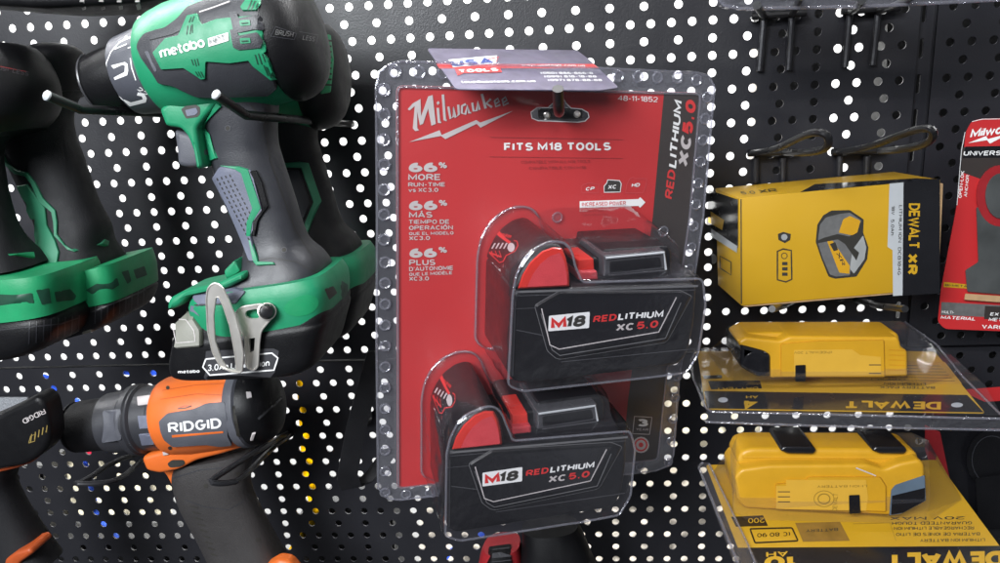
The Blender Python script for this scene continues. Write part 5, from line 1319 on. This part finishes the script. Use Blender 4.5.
# ------------------------------------------------------------------ what can be seen through the holes
mat('backdrop_white', (.85,.85,.83), .7, var=.03)
mat('behind_black', (.012,.012,.012), .7)
thinmat('cream_box', (.98,.90,.68))
thinmat('grey_box', (.85,.78,.68))
thinmat('tape_yellow', (.98,.72,.05), .85)
thinmat('blue_bright', (.22,.38,.98), .9)
thinmat('pink_bright', (.95,.10,.2), .85)
def quad(name, pts, y, m, th=6, **p):
    b = B(); F = board_frame(500, 281, y)
    if m in ('cream_box', 'grey_box'):     # thin paper sheets
        V2, T = triang([F.l(a, c, 0) for a, c in pts]); b.add([F.P(u, v, 0) for u, v in V2], T, m)
    else: b.prism(F, [F.l(a, c, 0) for a, c in pts], -th, 0, m)
    return b.build(name, **p)
b = B(); b.add([(-2000,420,-1100),(1500,420,-1100),(1500,420,700),(-2000,420,700)], [(0,1,2,3)], 'backdrop_white')
b.build('backdrop', kind='structure')
def hid(nm, pts, y, m, label, cat, th=40): quad(nm, pts, y, m, th, label=label, category=cat)
hid('dark_box', [(768,-30),(824,-30),(820,175),(764,175)], 26, 'behind_black', 'dark box standing behind the board, seen as a column of black holes', 'box')
hid('dark_box', [(888,-30),(1200,-30),(1200,560),(930,560),(886,140)], 28, 'behind_black', 'large dark board leaning behind the right panel, blacking out its holes', 'box')
hid('grey_paper', [(752,40),(768,40),(764,175),(748,175)], 30, 'grey_box', 'narrow grey paper strip behind the board beside the column of black holes', 'paper', 12)
hid('cream_paper', [(598,385),(760,385),(760,455),(598,455)], 60, 'cream_box', 'cream paper sheet behind the lower panel, showing through holes beside the red pack', 'paper', 30)
hid('grey_paper', [(420,462),(770,462),(790,600),(420,600)], 34, 'grey_box', 'greyish brown paper behind the lower panel below the red battery pack', 'paper', 30)
hid('cream_paper', [(52,452),(172,452),(172,518),(52,518)], 50, 'cream_box', 'cream paper bag behind the lower panel under the orange drill chuck', 'paper', 30)
hid('dark_box', [(321,506),(392,506),(400,640),(290,640),(296,520),(312,516)], 16, 'behind_black', 'black case behind the lower panel right of the orange drill grip', 'box')
hid('dark_box', [(-80,466),(43,466),(52,640),(-80,640)], 16, 'behind_black', 'black case behind the lower panel at the bottom left corner', 'box')
hid('dark_box', [(52,543),(240,543),(240,640),(52,640)], 16, 'behind_black', 'black case low behind the panel under the orange drill', 'box')
b = B(); F = board_frame(316, 450, 14)
b.prism(F, [F.l(*q) for q in [(296,372),(307,372),(321,480),(322,520),(308,545),(298,562),(280,562),(302,530),(309,505),(302,470)]], -2, 0, 'tape_yellow')
b.build('yellow_strap', label='yellow strap hanging behind the lower board, seen through a column of holes', category='strap')
def cab(pts, label, m='blue_bright', r=2.6, y=12, nm='cable', cat='cable'):
    b = B(); b.tube([W(a, c, y) for a, c in pts], r, m, smooth=2); b.build(nm, label=label, category=cat)
cab([(36,384),(45,374),(58,392),(78,402)], 'blue cable bit behind the board under the seam at left')
cab([(120,371),(140,374),(160,372)], 'blue cable behind the board beneath the seam near the orange drill')
cab([(84,460),(92,490),(96,513),(103,526),(118,538),(124,552)], 'long blue cable behind the lower board under the orange drill chuck')
cab([(490,528),(480,536),(452,549),(440,566)], 'bright blue cable behind the board below the lower red battery')
cab([(82,452),(94,454)], 'pink tag behind the board just below the orange drill chuck', 'pink_bright', 3, nm='tag', cat='tag')

# ------------------------------------------------------------------ light
w = bpy.data.worlds.new('World'); sc.world = w; w.use_nodes = True
nt = w.node_tree; bg = nt.nodes['Background']; tc = nt.nodes.new('ShaderNodeTexCoord'); nz = nt.nodes.new('ShaderNodeTexNoise')
nz.inputs['Scale'].default_value = 3.2; nz.inputs['Detail'].default_value = 2.5; nt.links.new(tc.outputs['Generated'], nz.inputs['Vector'])
cr = nt.nodes.new('ShaderNodeValToRGB'); el = cr.color_ramp.elements
el[0].position = .50; el[0].color = (.07,.075,.09,1); el[1].position = .62; el[1].color = (.95,1.0,1.1,1)
nt.links.new(nz.outputs['Fac'], cr.inputs['Fac']); nt.links.new(cr.outputs['Color'], bg.inputs['Color']); bg.inputs['Strength'].default_value = .30
def lamp(name, loc, target, sx, sy, power, col=(1,1,1)):
    l = bpy.data.lights.new(name, 'AREA'); l.shape = 'RECTANGLE'; l.size = sx; l.size_y = sy; l.energy = power; l.color = col
    o = bpy.data.objects.new(name, l); COL.objects.link(o); o.location = loc
    o.rotation_euler = (V(target)-V(loc)).to_track_quat('-Z', 'Y').to_euler(); return o
lamp('window_light', (-.72, -1.3, .55), (-.04, 0, -.15), .6, .65, 37, (.92,.96,1))
lamp('added_strip_light', (-.15, -1.2, .75), (-.05, 0, -.15), 1.0, .035, 8, (1,.98,.95))  # added strip lamp, draws thin highlights on the clear plastic edges
lamp('back_room_light', (-.1, .15, .75), (-.1, .42, -.25), 3.0, .2, 150)
sc.render.engine = 'CYCLES'
sc.cycles.transparent_max_bounces = 32; sc.cycles.max_bounces = 8
sc.view_settings.view_transform = 'Standard'; sc.view_settings.look = 'None'
sc.view_settings.exposure = 0; sc.view_settings.gamma = 1
